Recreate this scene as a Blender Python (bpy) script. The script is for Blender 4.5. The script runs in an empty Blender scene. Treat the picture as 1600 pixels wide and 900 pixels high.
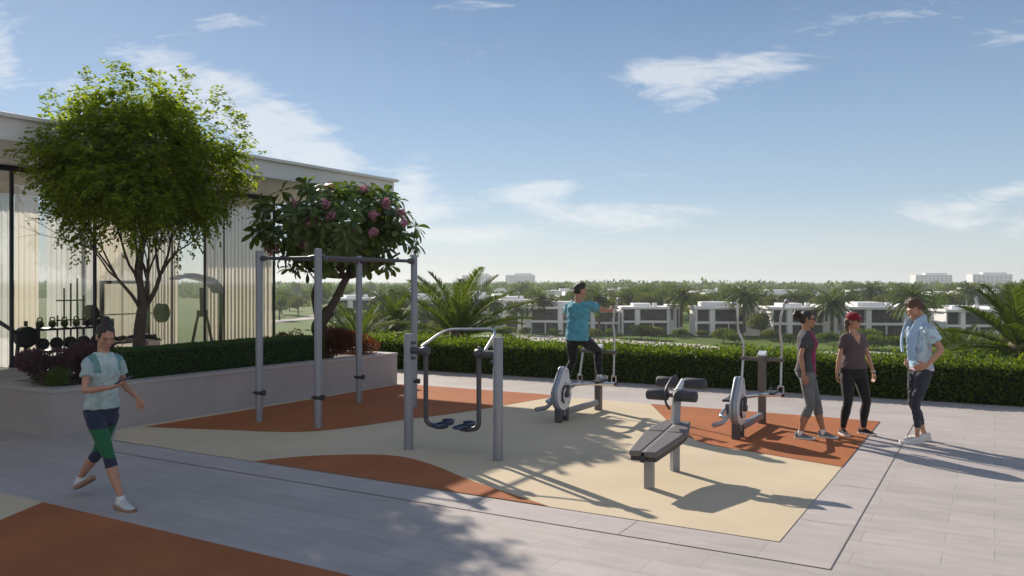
import bpy, math, random
import numpy as np
from mathutils import Vector, Matrix, noise
R = math.radians
scene = bpy.context.scene
C = scene.collection
rng = np.random.default_rng(7)
random.seed(7)

# ------------------------------------------------------------------ camera
F = 1300.0 / 1600.0 * 36.0
cam_d = bpy.data.cameras.new("camera")
cam = bpy.data.objects.new("camera", cam_d)
C.objects.link(cam)
cam.location = (0, 0, 2.0)
cam.rotation_euler = (R(90), 0, 0)
cam_d.lens = F
cam_d.sensor_width = 36
cam_d.shift_y = -9.0 / 1600.0
cam_d.clip_start = 0.1
cam_d.clip_end = 12000
scene.camera = cam

# ------------------------------------------------------------------ light
SUN_AZ = Vector((-0.508, 0.861, 0)).normalized()
SUN_EL = R(27.5)
sun_dir = Vector((SUN_AZ.x * math.cos(SUN_EL), SUN_AZ.y * math.cos(SUN_EL), math.sin(SUN_EL)))
sd = bpy.data.lights.new("sun", 'SUN')
sd.energy = 4.4
sd.angle = R(0.6)
sd.color = (1.0, 0.90, 0.77)
so = bpy.data.objects.new("sun", sd)
C.objects.link(so)
so.rotation_euler = sun_dir.to_track_quat('Z', 'Y').to_euler()

world = bpy.data.worlds.new("World")
scene.world = world
world.use_nodes = True
wn, wl = world.node_tree.nodes, world.node_tree.links
wn.clear()

def wnode(t, **kw):
    n = wn.new(t)
    for k, v in kw.items():
        setattr(n, k, v)
    return n

def wmath(op, a, b=None, c=None):
    n = wn.new('ShaderNodeMath'); n.operation = op
    for i, x in enumerate((a, b, c)):
        if x is None: continue
        if isinstance(x, (int, float)): n.inputs[i].default_value = x
        else: wl.new(x, n.inputs[i])
    return n.outputs[0]

sky = wnode('ShaderNodeTexSky')
sky.sky_type = 'NISHITA'
sky.sun_disc = False
sky.sun_elevation = SUN_EL
sky.sun_rotation = math.atan2(SUN_AZ.x, SUN_AZ.y)
sky.air_density = 1.0
sky.dust_density = 0.25
sky.ozone_density = 2.0
sky.altitude = 0
tcw = wnode('ShaderNodeTexCoord')
sep = wnode('ShaderNodeSeparateXYZ'); wl.new(tcw.outputs['Generated'], sep.inputs[0])
yy = wmath('MAXIMUM', sep.outputs['Y'], 0.05)
U = wmath('DIVIDE', sep.outputs['X'], yy)
V = wmath('DIVIDE', sep.outputs['Z'], yy)
fwd = wmath('GREATER_THAN', sep.outputs['Y'], 0.06)
comb = wnode('ShaderNodeCombineXYZ'); wl.new(U, comb.inputs[0]); wl.new(V, comb.inputs[1])
def wnoise(scale, sx, sy, rot, detail, dist=0.0, rough=0.6):
    mp = wnode('ShaderNodeMapping'); mp.inputs['Scale'].default_value = (sx, sy, 1); mp.inputs['Rotation'].default_value = (0, 0, rot)
    wl.new(comb.outputs[0], mp.inputs[0])
    n = wnode('ShaderNodeTexNoise'); n.inputs['Scale'].default_value = scale; n.inputs['Detail'].default_value = detail
    n.inputs['Distortion'].default_value = dist; n.inputs['Roughness'].default_value = rough
    wl.new(mp.outputs[0], n.inputs['Vector'])
    return n.outputs[0]
nz1 = wnoise(5.0, 1.0, 4.0, R(-8), 10, 1.4)
nz2 = wnoise(14.0, 1.0, 3.6, R(12), 9, 2.2)
nzs = wmath('ADD', wmath('MULTIPLY', nz1, 0.6), wmath('MULTIPLY', nz2, 0.4))
# cloud masses: centre u, v, half sizes, tilt, strength (positions of the real clouds in the sky)
blobs = [(0.235, 0.252, 0.100, 0.020, 5, 0.80), (0.19, 0.232, 0.055, 0.026, -25, 0.62), (0.30, 0.262, 0.05, 0.012, 4, .6),
         (0.05, 0.113, 0.06, 0.009, 6, 1.05), (0.03, 0.10, 0.03, 0.012, 0, .8), (0.10, 0.086, 0.06, 0.011, 2, 0.9), (0.16, 0.073, 0.09, 0.012, -3, 0.85),
         (0.17, 0.13, 0.07, 0.007, -4, 0.45), (0.22, .088, .05, .007, 0, .5),
         (-0.05, 0.058, 0.13, 0.014, 0, 0.9), (-0.12, 0.118, 0.035, 0.03, 45, 1.0), (-.10, .085, .06, .012, 10, .7),
         (-0.36, 0.225, 0.12, 0.022, -28, 0.8), (-0.27, 0.178, 0.08, 0.028, -18, 1.0), (-0.33, 0.215, 0.10, 0.03, -30, 0.7),
         (-0.34, 0.315, 0.06, 0.010, 4, 0.6), (-0.62, 0.265, 0.03, 0.06, 5, 0.9), (-0.52, 0.235, 0.05, 0.02, 0, 0.7),
         (0.56, 0.080, 0.08, 0.014, -6, 1.0), (0.60, 0.108, 0.05, 0.012, 12, 0.8), (0.52, 0.073, .04, .008, -10, .6), (0.46, 0.325, 0.10, 0.014, 14, 0.55),
         (0.62, 0.30, 0.10, 0.02, 0, 0.4), (-0.03, 0.34, 0.08, 0.015, 0, 0.45), (-0.09, 0.288, 0.04, 0.010, -20, 0.45)]
tot = None
for (u0, v0, a, b, tilt, st) in blobs:
    ct, sn = math.cos(R(tilt)), math.sin(R(tilt))
    du = wmath('SUBTRACT', U, u0); dv = wmath('SUBTRACT', V, v0)
    p = wmath('DIVIDE', wmath('ADD', wmath('MULTIPLY', du, ct), wmath('MULTIPLY', dv, sn)), a)
    q = wmath('DIVIDE', wmath('SUBTRACT', wmath('MULTIPLY', dv, ct), wmath('MULTIPLY', du, sn)), b)
    r2 = wmath('ADD', wmath('MULTIPLY', p, p), wmath('MULTIPLY', q, q))
    g = wmath('MULTIPLY', wmath('EXPONENT', wmath('MULTIPLY', r2, -0.75)), st)
    tot = g if tot is None else wmath('ADD', tot, g)
tot = wmath('MINIMUM', tot, 1.0)
cl = wmath('MULTIPLY', wmath('MAXIMUM', wmath('SUBTRACT', wmath('ADD', wmath('MULTIPLY', nzs, 2.1), wmath('MULTIPLY', tot, 0.62)), 1.30), 0.0), 1.15)
cl = wmath('MULTIPLY', wmath('MINIMUM', cl, 0.52), fwd)
elev = sep.outputs['Z']
# desaturated, even blue of the photo's sky: the Nishita sky mixed with a height gradient
ramp = wnode('ShaderNodeValToRGB')
wl.new(elev, ramp.inputs[0])
cr = ramp.color_ramp
cr.elements[0].position = 0.0; cr.elements[0].color = (0.78, 0.84, 0.84, 1)
cr.elements[1].position = 1.0; cr.elements[1].color = (0.12, 0.22, 0.42, 1)
for pos, col in ((0.035, (0.76, 0.84, 0.87, 1)), (0.10, (0.54, 0.69, 0.82, 1)), (0.19, (0.38, 0.54, 0.73, 1)), (0.32, (0.225, 0.355, 0.54, 1))):
    e = cr.elements.new(pos); e.color = col
SKY_N, SKY_G = 0.1, 0.40
sc1 = wnode('ShaderNodeVectorMath', operation='MULTIPLY'); wl.new(sky.outputs[0], sc1.inputs[0]); sc1.inputs[1].default_value = (0.14, 0.155, 0.19)
sc2 = wnode('ShaderNodeVectorMath', operation='SCALE'); wl.new(ramp.outputs[0], sc2.inputs[0]); sc2.inputs['Scale'].default_value = SKY_G / SKY_N
ad = wnode('ShaderNodeVectorMath', operation='ADD'); wl.new(sc1.outputs[0], ad.inputs[0]); wl.new(sc2.outputs[0], ad.inputs[1])
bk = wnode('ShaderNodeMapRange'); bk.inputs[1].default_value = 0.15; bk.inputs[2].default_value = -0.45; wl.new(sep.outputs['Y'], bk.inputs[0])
bm = wnode('ShaderNodeMixRGB'); bm.inputs[2].default_value = (4.4, 4.3, 4.25, 1); wl.new(wmath('MULTIPLY', bk.outputs[0], 0.55), bm.inputs[0]); wl.new(ad.outputs[0], bm.inputs[1])  # warm grey-white added to the unseen sky behind the camera, as shade fill
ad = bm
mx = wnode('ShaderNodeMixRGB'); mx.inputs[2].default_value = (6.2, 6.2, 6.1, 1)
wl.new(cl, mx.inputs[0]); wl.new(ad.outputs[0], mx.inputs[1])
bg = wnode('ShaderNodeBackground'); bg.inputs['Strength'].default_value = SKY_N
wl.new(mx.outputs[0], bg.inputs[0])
wo = wnode('ShaderNodeOutputWorld'); wl.new(bg.outputs[0], wo.inputs[0])

scene.view_settings.view_transform = 'Standard'
scene.view_settings.look = 'None'
scene.view_settings.exposure = 0.66
scene.view_settings.gamma = 1.0
scene.cycles.max_bounces = 8
scene.cycles.transparent_max_bounces = 12
scene.cycles.volume_bounces = 0
scene.cycles.use_denoising = True
scene.cycles.sample_clamp_indirect = 4

# ------------------------------------------------------------------ geometry of the place
CAMH = 2.0
TZ = -10.0
def G(px, py, z=0.0):
    Y = 1300.0 * (CAMH - z) / (py - 441.0)
    return Vector(((px - 800.0) / 1300.0 * Y, Y, z))
def at(px, py, Y):
    return Vector(((px - 800.0) / 1300.0 * Y, Y, CAMH - (py - 441.0) / 1300.0 * Y))
E1 = Vector((0.865, -0.502, 0)).normalized()     # across the terrace (right, nearer)
E2 = Vector((0.502, 0.865, 0)).normalized()      # along the pavilion (right, farther)
UP = Vector((0, 0, 1))
YAW2 = math.atan2(E1.y, E1.x)                    # object whose local x = E1, local y = E2

# ------------------------------------------------------------------ helpers
def new_mesh(name, verts, faces, mat=None, smooth=True, sharp=0.7, mats=None, fmat=None):
    me = bpy.data.meshes.new(name)
    if isinstance(faces, np.ndarray):
        verts = np.asarray(verts, dtype=np.float32)
        n, k = faces.shape
        me.vertices.add(len(verts)); me.vertices.foreach_set('co', verts.ravel())
        me.loops.add(n * k); me.loops.foreach_set('vertex_index', faces.astype(np.int32).ravel())
        me.polygons.add(n)
        me.polygons.foreach_set('loop_start', np.arange(0, n * k, k, dtype=np.int32))
        me.polygons.foreach_set('loop_total', np.full(n, k, dtype=np.int32))
        me.update(calc_edges=True)
    else:
        me.from_pydata([tuple(v) for v in verts], [], faces)
        me.update()
    if mats is not None:
        for m in mats: me.materials.append(m)
        if fmat is not None: me.polygons.foreach_set('material_index', np.asarray(fmat, dtype=np.int32))
    elif mat is not None:
        me.materials.append(mat)
    if smooth:
        me.shade_smooth()
        if sharp: me.set_sharp_from_angle(angle=sharp)
    return me

def tag(o, label=None, cat=None, group=None, kind=None):
    if label: o['label'] = label
    if cat: o['category'] = cat
    if group: o['group'] = group
    if kind: o['kind'] = kind
    return o

def link(name, me, parent=None, loc=None, rz=None):
    o = bpy.data.objects.new(name, me)
    C.objects.link(o)
    if parent is not None: o.parent = parent
    if loc is not None: o.location = loc
    if rz is not None: o.rotation_euler = (0, 0, rz)
    return o

def empty(name, loc, rz=0.0, label=None, cat=None, group=None):
    o = bpy.data.objects.new(name, None)
    o.empty_display_size = 0.2
    C.objects.link(o)
    o.location = loc
    o.rotation_euler = (0, 0, rz)
    return tag(o, label, cat, group)

def children_of(o):
    return [c for c in bpy.data.objects if c.parent == o]

def copy_tree(o, parent=None, kids=None):
    c = o.copy(); C.objects.link(c)
    if parent is not None: c.parent = parent
    for ch in list(o.children): copy_tree(ch, c)
    return c

class MB:
    def __init__(s):
        s.v = []; s.f = []
    def add(s, verts, faces):
        b = len(s.v)
        s.v += [tuple(v) for v in verts]
        s.f += [tuple(i + b for i in f) for f in faces]
        return s
    def box(s, c, size, rot=None):
        c = Vector(c); h = Vector(size) / 2
        vs = []
        for dz in (-1, 1):
            for dy in (-1, 1):
                for dx in (-1, 1):
                    p = Vector((dx * h.x, dy * h.y, dz * h.z))
                    if rot is not None: p = rot @ p
                    vs.append(c + p)
        return s.add(vs, [(0, 2, 3, 1), (4, 5, 7, 6), (0, 1, 5, 4), (2, 6, 7, 3), (0, 4, 6, 2), (1, 3, 7, 5)])
    def prism(s, poly, z0, z1):
        n = len(poly)
        area = sum(poly[i][0] * poly[(i + 1) % n][1] - poly[(i + 1) % n][0] * poly[i][1] for i in range(n))
        if area < 0: poly = list(reversed(poly))
        vs = [(p[0], p[1], z0) for p in poly] + [(p[0], p[1], z1) for p in poly]
        fs = [tuple(reversed(range(n))), tuple(range(n, 2 * n))]
        fs += [(i, (i + 1) % n, n + (i + 1) % n, n + i) for i in range(n)]
        return s.add(vs, fs)
    def rings(s, rings, caps=True):
        n = len(rings[0]); vs = [p for r in rings for p in r]; fs = []
        for k in range(len(rings) - 1):
            for i in range(n):
                j = (i + 1) % n
                fs.append((k * n + i, k * n + j, (k + 1) * n + j, (k + 1) * n + i))
        if caps:
            fs.append(tuple(reversed(range(n))))
            fs.append(tuple((len(rings) - 1) * n + i for i in range(n)))
        return s.add(vs, fs)
    def tube(s, pts, r, n=12, rr=None, caps=True, round_caps=False):
        pts = [Vector(p) for p in pts]
        rad = rr if rr is not None else [r] * len(pts)
        rad = list(rad)
        if round_caps:
            d0 = (pts[0] - pts[1]).normalized(); d1 = (pts[-1] - pts[-2]).normalized()
            r0, r1 = rad[0], rad[-1]
            pts = [pts[0] + d0 * r0 * .95, pts[0] + d0 * r0 * .7] + pts + [pts[-1] + d1 * r1 * .7, pts[-1] + d1 * r1 * .95]
            rad = [r0 * .3, r0 * .71] + rad + [r1 * .71, r1 * .3]
        rings = []; prev = None
        for i, p in enumerate(pts):
            if i == 0: t = pts[1] - pts[0]
            elif i == len(pts) - 1: t = pts[-1] - pts[-2]
            else: t = (pts[i + 1] - p).normalized() + (p - pts[i - 1]).normalized()
            if t.length < 1e-9: t = Vector((0, 0, 1))
            t.normalize()
            if prev is None:
                a = (Vector((0, 0, 1)) if abs(t.z) < .9 else Vector((1, 0, 0))).cross(t)
            else:
                a = prev - t * prev.dot(t)
            if a.length < 1e-6: a = t.orthogonal()
            a.normalize(); b = t.cross(a); prev = a.copy()
            rings.append([p + (a * math.cos(2 * math.pi * k / n) + b * math.sin(2 * math.pi * k / n)) * rad[i] for k in range(n)])
        return s.rings(rings, caps)
    def ball(s, c, r, n=12, m=8, rot=None):
        c = Vector(c); r = Vector(r) if hasattr(r, '__len__') else Vector((r, r, r))
        rings = []
        for i in range(m + 1):
            th = math.pi * (i + .08 * (1 if i == 0 else (-1 if i == m else 0))) / m
            ring = []
            for k in range(n):
                p = Vector((math.sin(th) * math.cos(2 * math.pi * k / n) * r.x, math.sin(th) * math.sin(2 * math.pi * k / n) * r.y, -math.cos(th) * r.z))
                if rot is not None: p = rot @ p
                ring.append(c + p)
            rings.append(ring)
        return s.rings(rings)
    def lathe(s, prof, c=(0, 0, 0), n=24):
        rings = [[(c[0] + r * math.cos(2 * math.pi * k / n), c[1] + r * math.sin(2 * math.pi * k / n), c[2] + z) for k in range(n)] for r, z in prof]
        return s.rings(rings)
    def build(s, name, mat, parent=None, smooth=True, bevel=0.0, sharp=0.7, loc=None, rz=None):
        me = new_mesh(name, s.v, s.f, mat, smooth, sharp)
        o = link(name, me, parent, loc, rz)
        if bevel:
            b = o.modifiers.new('bevel', 'BEVEL'); b.width = bevel; b.segments = 2; b.limit_method = 'ANGLE'; b.angle_limit = R(40)
            b.harden_normals = False
        return o

def curve_pts(pts, seg=6):
    """Catmull-Rom through pts."""
    pts = [Vector(p) for p in pts]
    out = []
    P = [pts[0] * 2 - pts[1]] + pts + [pts[-1] * 2 - pts[-2]]
    for i in range(1, len(P) - 2):
        for k in range(seg):
            t = k / seg
            a, b, c, d = P[i - 1], P[i], P[i + 1], P[i + 2]
            out.append(0.5 * ((2 * b) + (c - a) * t + (2 * a - 5 * b + 4 * c - d) * t * t + (3 * b - a - 3 * c + d) * t ** 3))
    out.append(pts[-1])
    return out

def bend(pts, r=0.08, seg=5):
    """round the inner corners of a polyline"""
    pts = [Vector(p) for p in pts]
    out = [pts[0]]
    for i in range(1, len(pts) - 1):
        a, b, c = pts[i - 1], pts[i], pts[i + 1]
        d1 = (a - b); d2 = (c - b)
        q = min(r, d1.length * .45, d2.length * .45)
        p0 = b + d1.normalized() * q; p1 = b + d2.normalized() * q
        for k in range(seg + 1):
            t = k / seg
            out.append(p0 * (1 - t) ** 2 + b * 2 * t * (1 - t) + p1 * t * t)
    out.append(pts[-1])
    return out

# ------------------------------------------------------------------ materials
def mat_base(name):
    m = bpy.data.materials.new(name); m.use_nodes = True
    nt = m.node_tree; nt.nodes.clear()
    out = nt.nodes.new('ShaderNodeOutputMaterial')
    return m, nt, out

def nd(nt, t, **kw):
    n = nt.nodes.new(t)
    for k, v in kw.items():
        if k in ('operation', 'blend_type', 'data_type', 'feature', 'noise_dimensions', 'interpolation'): setattr(n, k, v)
        else: n.inputs[k.replace('_', ' ')].default_value = v
    return n

def pmat(name, col, rough=0.6, metal=0.0, var=0.12, vscale=3.0, bump=0.0, bscale=60.0, spec=0.5, speck=0.0, sscale=300.0, coat=0.0):
    """principled with a large soft colour variation, fine speckle and bump, in object space"""
    m, nt, out = mat_base(name)
    b = nd(nt, 'ShaderNodeBsdfPrincipled'); b.inputs['Roughness'].default_value = rough; b.inputs['Metallic'].default_value = metal
    b.inputs['Specular IOR Level'].default_value = spec; b.inputs['Coat Weight'].default_value = coat
    tc = nt.nodes.new('ShaderNodeTexCoord')
    n1 = nd(nt, 'ShaderNodeTexNoise', Scale=vscale, Detail=6.0, Roughness=0.6)
    nt.links.new(tc.outputs['Object'], n1.inputs['Vector'])
    rp = nt.nodes.new('ShaderNodeValToRGB')
    c = Vector(col)
    rp.color_ramp.elements[0].position = 0.3; rp.color_ramp.elements[0].color = (*(c * (1 - var)), 1)
    rp.color_ramp.elements[1].position = 0.7; rp.color_ramp.elements[1].color = (*[min(x, 1) for x in (c * (1 + var))], 1)
    nt.links.new(n1.outputs[0], rp.inputs[0])
    colout = rp.outputs[0]
    if speck:
        n2 = nd(nt, 'ShaderNodeTexNoise', Scale=sscale, Detail=2.0)
        nt.links.new(tc.outputs['Object'], n2.inputs['Vector'])
        mr = nd(nt, 'ShaderNodeMapRange'); mr.inputs[1].default_value = .3; mr.inputs[2].default_value = .7
        mr.inputs[3].default_value = 1 - speck; mr.inputs[4].default_value = 1 + speck
        nt.links.new(n2.outputs[0], mr.inputs[0])
        vm = nd(nt, 'ShaderNodeVectorMath', operation='SCALE')
        nt.links.new(colout, vm.inputs[0]); nt.links.new(mr.outputs[0], vm.inputs['Scale'])
        colout = vm.outputs[0]
    nt.links.new(colout, b.inputs['Base Color'])
    mr2 = nd(nt, 'ShaderNodeMapRange'); mr2.inputs[3].default_value = max(rough - .1, 0.02); mr2.inputs[4].default_value = min(rough + .12, 1)
    nt.links.new(n1.outputs[0], mr2.inputs[0]); nt.links.new(mr2.outputs[0], b.inputs['Roughness'])
    if bump:
        n3 = nd(nt, 'ShaderNodeTexNoise', Scale=bscale, Detail=4.0)
        nt.links.new(tc.outputs['Object'], n3.inputs['Vector'])
        bp = nd(nt, 'ShaderNodeBump', Strength=bump, Distance=0.01)
        nt.links.new(n3.outputs[0], bp.inputs['Height']); nt.links.new(bp.outputs[0], b.inputs['Normal'])
    nt.links.new(b.outputs[0], out.inputs[0])
    return m

def leaf_mat(name, c1, c2, trans=0.35, tcol=None, rough=0.45, spec=0.4):
    m, nt, out = mat_base(name)
    geo = nt.nodes.new('ShaderNodeNewGeometry')
    rp = nt.nodes.new('ShaderNodeValToRGB')
    rp.color_ramp.elements[0].color = (*c1, 1); rp.color_ramp.elements[1].color = (*c2, 1)
    nt.links.new(geo.outputs['Random Per Island'], rp.inputs[0])
    b = nd(nt, 'ShaderNodeBsdfPrincipled', Roughness=rough); b.inputs['Specular IOR Level'].default_value = spec
    nt.links.new(rp.outputs[0], b.inputs['Base Color'])
    tr = nt.nodes.new('ShaderNodeBsdfTranslucent')
    if tcol is None: tcol = (2.0, 1.9, 0.7)
    vm = nd(nt, 'ShaderNodeVectorMath', operation='MULTIPLY'); vm.inputs[1].default_value = tcol
    nt.links.new(rp.outputs[0], vm.inputs[0]); nt.links.new(vm.outputs[0], tr.inputs[0])
    ms = nt.nodes.new('ShaderNodeMixShader'); ms.inputs[0].default_value = trans
    nt.links.new(b.outputs[0], ms.inputs[1]); nt.links.new(tr.outputs[0], ms.inputs[2])
    nt.links.new(ms.outputs[0], out.inputs[0])
    return m

def glass_mat(name, tint=(0.86, 0.89, 0.88), refl=1.0, ior=1.5):
    m, nt, out = mat_base(name)
    # two-sided Schlick reflectance (each of a pane's two faces gives its share)
    lw_ = nd(nt, 'ShaderNodeLayerWeight', Blend=0.5)
    pw5 = nd(nt, 'ShaderNodeMath', operation='POWER'); pw5.inputs[1].default_value = 4.0
    nt.links.new(lw_.outputs['Facing'], pw5.inputs[0])
    mu = nd(nt, 'ShaderNodeMath', operation='MULTIPLY_ADD'); mu.inputs[1].default_value = 0.9 * refl; mu.inputs[2].default_value = 0.105 * refl; mu.use_clamp = True
    nt.links.new(pw5.outputs[0], mu.inputs[0])
    tr = nt.nodes.new('ShaderNodeBsdfTransparent'); tr.inputs[0].default_value = (*tint, 1)
    gl = nt.nodes.new('ShaderNodeBsdfGlossy'); gl.inputs['Roughness'].default_value = 0.0
    ms = nt.nodes.new('ShaderNodeMixShader')
    nt.links.new(mu.outputs[0], ms.inputs[0]); nt.links.new(tr.outputs[0], ms.inputs[1]); nt.links.new(gl.outputs[0], ms.inputs[2])
    nt.links.new(ms.outputs[0], out.inputs[0])
    return m

def sheer_mat(name, col, transp=0.3, trans=0.5):
    m, nt, out = mat_base(name)
    d = nt.nodes.new('ShaderNodeBsdfDiffuse'); d.inputs[0].default_value = (*col, 1)
    t = nt.nodes.new('ShaderNodeBsdfTranslucent'); t.inputs[0].default_value = (*col, 1)
    a = nt.nodes.new('ShaderNodeMixShader'); a.inputs[0].default_value = trans
    nt.links.new(d.outputs[0], a.inputs[1]); nt.links.new(t.outputs[0], a.inputs[2])
    tp = nt.nodes.new('ShaderNodeBsdfTransparent')
    b = nt.nodes.new('ShaderNodeMixShader'); b.inputs[0].default_value = transp
    nt.links.new(a.outputs[0], b.inputs[1]); nt.links.new(tp.outputs[0], b.inputs[2])
    nt.links.new(b.outputs[0], out.inputs[0])
    return m

def paving_mat(name, c, bw=0.9, bh=0.3, var=0.08, mortar=0.004, offset=0.37):
    m, nt, out = mat_base(name)
    tc = nt.nodes.new('ShaderNodeTexCoord')
    br = nt.nodes.new('ShaderNodeTexBrick')
    br.offset = offset; br.offset_frequency = 2
    br.inputs['Scale'].default_value = 1.0
    br.inputs['Brick Width'].default_value = bw; br.inputs['Row Height'].default_value = bh
    br.inputs['Mortar Size'].default_value = mortar; br.inputs['Mortar Smooth'].default_value = 0.3
    c = Vector(c)
    br.inputs['Color1'].default_value = (*(c * (1 + var)), 1); br.inputs['Color2'].default_value = (*(c * (1 - var)), 1)
    br.inputs['Mortar'].default_value = (*(c * 0.80), 1)
    nt.links.new(tc.outputs['Object'], br.inputs['Vector'])
    n1 = nd(nt, 'ShaderNodeTexNoise', Scale=2.2, Detail=9.0, Roughness=0.65)
    n2 = nd(nt, 'ShaderNodeTexNoise', Scale=45.0, Detail=5.0, Roughness=0.7)
    n4 = nd(nt, 'ShaderNodeTexNoise', Scale=0.5, Detail=4.0)
    mpv = nt.nodes.new('ShaderNodeMapping'); mpv.inputs['Scale'].default_value = (1.0, 4.0, 1.0)
    nt.links.new(tc.outputs['Object'], mpv.inputs[0])
    nt.links.new(mpv.outputs[0], n1.inputs['Vector'])
    for n in (n2, n4): nt.links.new(tc.outputs['Object'], n.inputs['Vector'])
    def mr(src, lo, hi):
        x = nd(nt, 'ShaderNodeMapRange'); x.inputs[1].default_value = .3; x.inputs[2].default_value = .7
        x.inputs[3].default_value = lo; x.inputs[4].default_value = hi
        nt.links.new(src, x.inputs[0]); return x.outputs[0]
    def mul(a, b):
        x = nd(nt, 'ShaderNodeMath', operation='MULTIPLY'); nt.links.new(a, x.inputs[0]); nt.links.new(b, x.inputs[1]); return x.outputs[0]
    f = mul(mul(mr(n1.outputs[0], 0.88, 1.08), mr(n2.outputs[0], 0.94, 1.06)), mr(n4.outputs[0], 0.90, 1.06))
    vm = nd(nt, 'ShaderNodeVectorMath', operation='SCALE'); nt.links.new(br.outputs[0], vm.inputs[0]); nt.links.new(f, vm.inputs['Scale'])
    b = nd(nt, 'ShaderNodeBsdfPrincipled', Roughness=0.72); b.inputs['Specular IOR Level'].default_value = 0.3
    nt.links.new(vm.outputs[0], b.inputs['Base Color'])
    nt.links.new(mr(n1.outputs[0], 0.62, 0.8), b.inputs['Roughness'])
    bp = nd(nt, 'ShaderNodeBump', Strength=0.35, Distance=0.004); bp.invert = True
    nt.links.new(br.outputs['Fac'], bp.inputs['Height'])
    bp2 = nd(nt, 'ShaderNodeBump', Strength=0.15, Distance=0.004)
    nt.links.new(n2.outputs[0], bp2.inputs['Height']); nt.links.new(bp.outputs[0], bp2.inputs['Normal'])
    nt.links.new(bp2.outputs[0], b.inputs['Normal'])
    nt.links.new(b.outputs[0], out.inputs[0])
    return m

M = {}
M['paving'] = paving_mat('paving', (0.42, 0.378, 0.355), var=0.055)
M['border'] = paving_mat('paving_border', (0.43, 0.385, 0.365), bw=1.5, bh=5.0, var=0.03)
M['cream'] = pmat('cream_rubber', (0.57, 0.475, 0.335), 0.85, var=0.075, vscale=0.9, bump=0.35, bscale=220, speck=0.085, sscale=170, spec=0.2)
M['terracotta'] = pmat('terracotta_rubber', (0.36, 0.125, 0.048), 0.85, var=0.14, vscale=1.3, bump=0.5, bscale=200, speck=0.26, sscale=150, spec=0.2)
M['concrete'] = pmat('planter_concrete', (0.37, 0.335, 0.32), 0.75, var=0.09, vscale=1.3, bump=0.1, bscale=90, speck=0.03, sscale=150, spec=0.3)
M['coping'] = pmat('coping_stone', (0.40, 0.37, 0.355), 0.65, var=0.04, vscale=3, bump=0.05)
M['joint'] = pmat('joint', (0.29, 0.255, 0.235), 0.9, var=0.1)
M['soil'] = pmat('soil', (0.05, 0.035, 0.025), 0.95, var=0.4, vscale=14, bump=0.8, bscale=30)
M['white'] = pmat('white_render', (0.74, 0.72, 0.70), 0.6, var=0.025, vscale=0.8, bump=0.03)
M['villa_white'] = pmat('villa_white', (0.84, 0.82, 0.81), 0.6, var=0.04, vscale=0.3)
M['villa_grey'] = pmat('villa_grey', (0.40, 0.42, 0.46), 0.7, var=0.05, vscale=0.3)
M['frame_dark'] = pmat('dark_mullion', (0.035, 0.035, 0.04), 0.4, metal=0.5, var=0.05)
M['steel'] = pmat('grey_powder_steel', (0.27, 0.275, 0.30), 0.42, metal=0.35, var=0.05, vscale=6, bump=0.03, bscale=300, spec=0.5)
M['steel_dark'] = pmat('dark_powder_steel', (0.085, 0.085, 0.095), 0.45, metal=0.3, var=0.07, vscale=8, bump=0.04, bscale=300)
M['post_brown'] = pmat('taupe_post', (0.15, 0.135, 0.125), 0.45, metal=0.3, var=0.06, vscale=8)
M['chrome'] = pmat('brushed_steel', (0.55, 0.55, 0.56), 0.26, metal=1.0, var=0.05, vscale=8)
M['silver'] = pmat('silver_housing', (0.66, 0.67, 0.69), 0.35, metal=0.0, var=0.03, vscale=6, coat=0.3)
M['silver_edge'] = pmat('housing_edge', (0.30, 0.33, 0.38), 0.4, metal=0.2, var=0.05)
M['black'] = pmat('black_plastic', (0.025, 0.025, 0.03), 0.5, var=0.1, vscale=20, bump=0.05, bscale=300)
M['pad'] = pmat('bench_pad', (0.13, 0.115, 0.115), 0.6, var=0.06, vscale=12, bump=0.15, bscale=240)
M['foam'] = pmat('foam_roller', (0.045, 0.045, 0.055), 0.65, var=0.1, vscale=20, bump=0.2, bscale=200)
M['pedal'] = pmat('navy_pedal', (0.03, 0.045, 0.085), 0.5, var=0.1, vscale=20, bump=0.2, bscale=150)
M['maroon'] = pmat('maroon_cap', (0.12, 0.03, 0.03), 0.5)
M['bark'] = pmat('bark', (0.085, 0.065, 0.05), 0.85, var=0.35, vscale=12, bump=0.7, bscale=40)
M['palm_bark'] = pmat('palm_bark', (0.13, 0.095, 0.065), 0.9, var=0.3, vscale=5, bump=0.8, bscale=12)
M['glass'] = glass_mat('clear_glass', tint=(.96,.97,.965), refl=1.0)
M['window_glass'] = pmat('villa_glass', (0.075, 0.078, 0.075), 0.12, var=0.6, vscale=0.5, spec=0.25)
M['lawn'] = pmat('lawn', (0.085, 0.13, 0.022), 0.95, var=0.30, vscale=0.035, spec=0.1, speck=0.18, sscale=1.5)
M['sand'] = pmat('sand', (0.46, 0.42, 0.38), 0.95, var=0.07, vscale=0.08, spec=0.1)
M['floor'] = pmat('gym_floor', (0.30, 0.27, 0.24), 0.35, var=0.05, vscale=1)
M['ceiling'] = pmat('soffit', (0.55, 0.50, 0.44), 0.7, var=0.03)
M['slat'] = pmat('beige_timber', (0.50, 0.38, 0.24), 0.55, var=0.12, vscale=4)
M['sheer'] = sheer_mat('sheer_curtain', (0.80, 0.79, 0.77), 0.28, 0.55)
M['sheer_beige'] = sheer_mat('beige_curtain', (0.78, 0.71, 0.60), 0.14, 0.6)
M['leaf_big'] = leaf_mat('tree_leaf', (0.060, 0.110, 0.024), (0.16, 0.21, 0.042), 0.55, (3.2, 2.8, 0.45), rough=.65, spec=.12)
M['leaf_rhodo'] = leaf_mat('broad_leaf', (0.05, 0.09, 0.022), (0.125, 0.175, 0.045), 0.32, (2.2, 2.2, .6), rough=0.42, spec=0.35)
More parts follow.
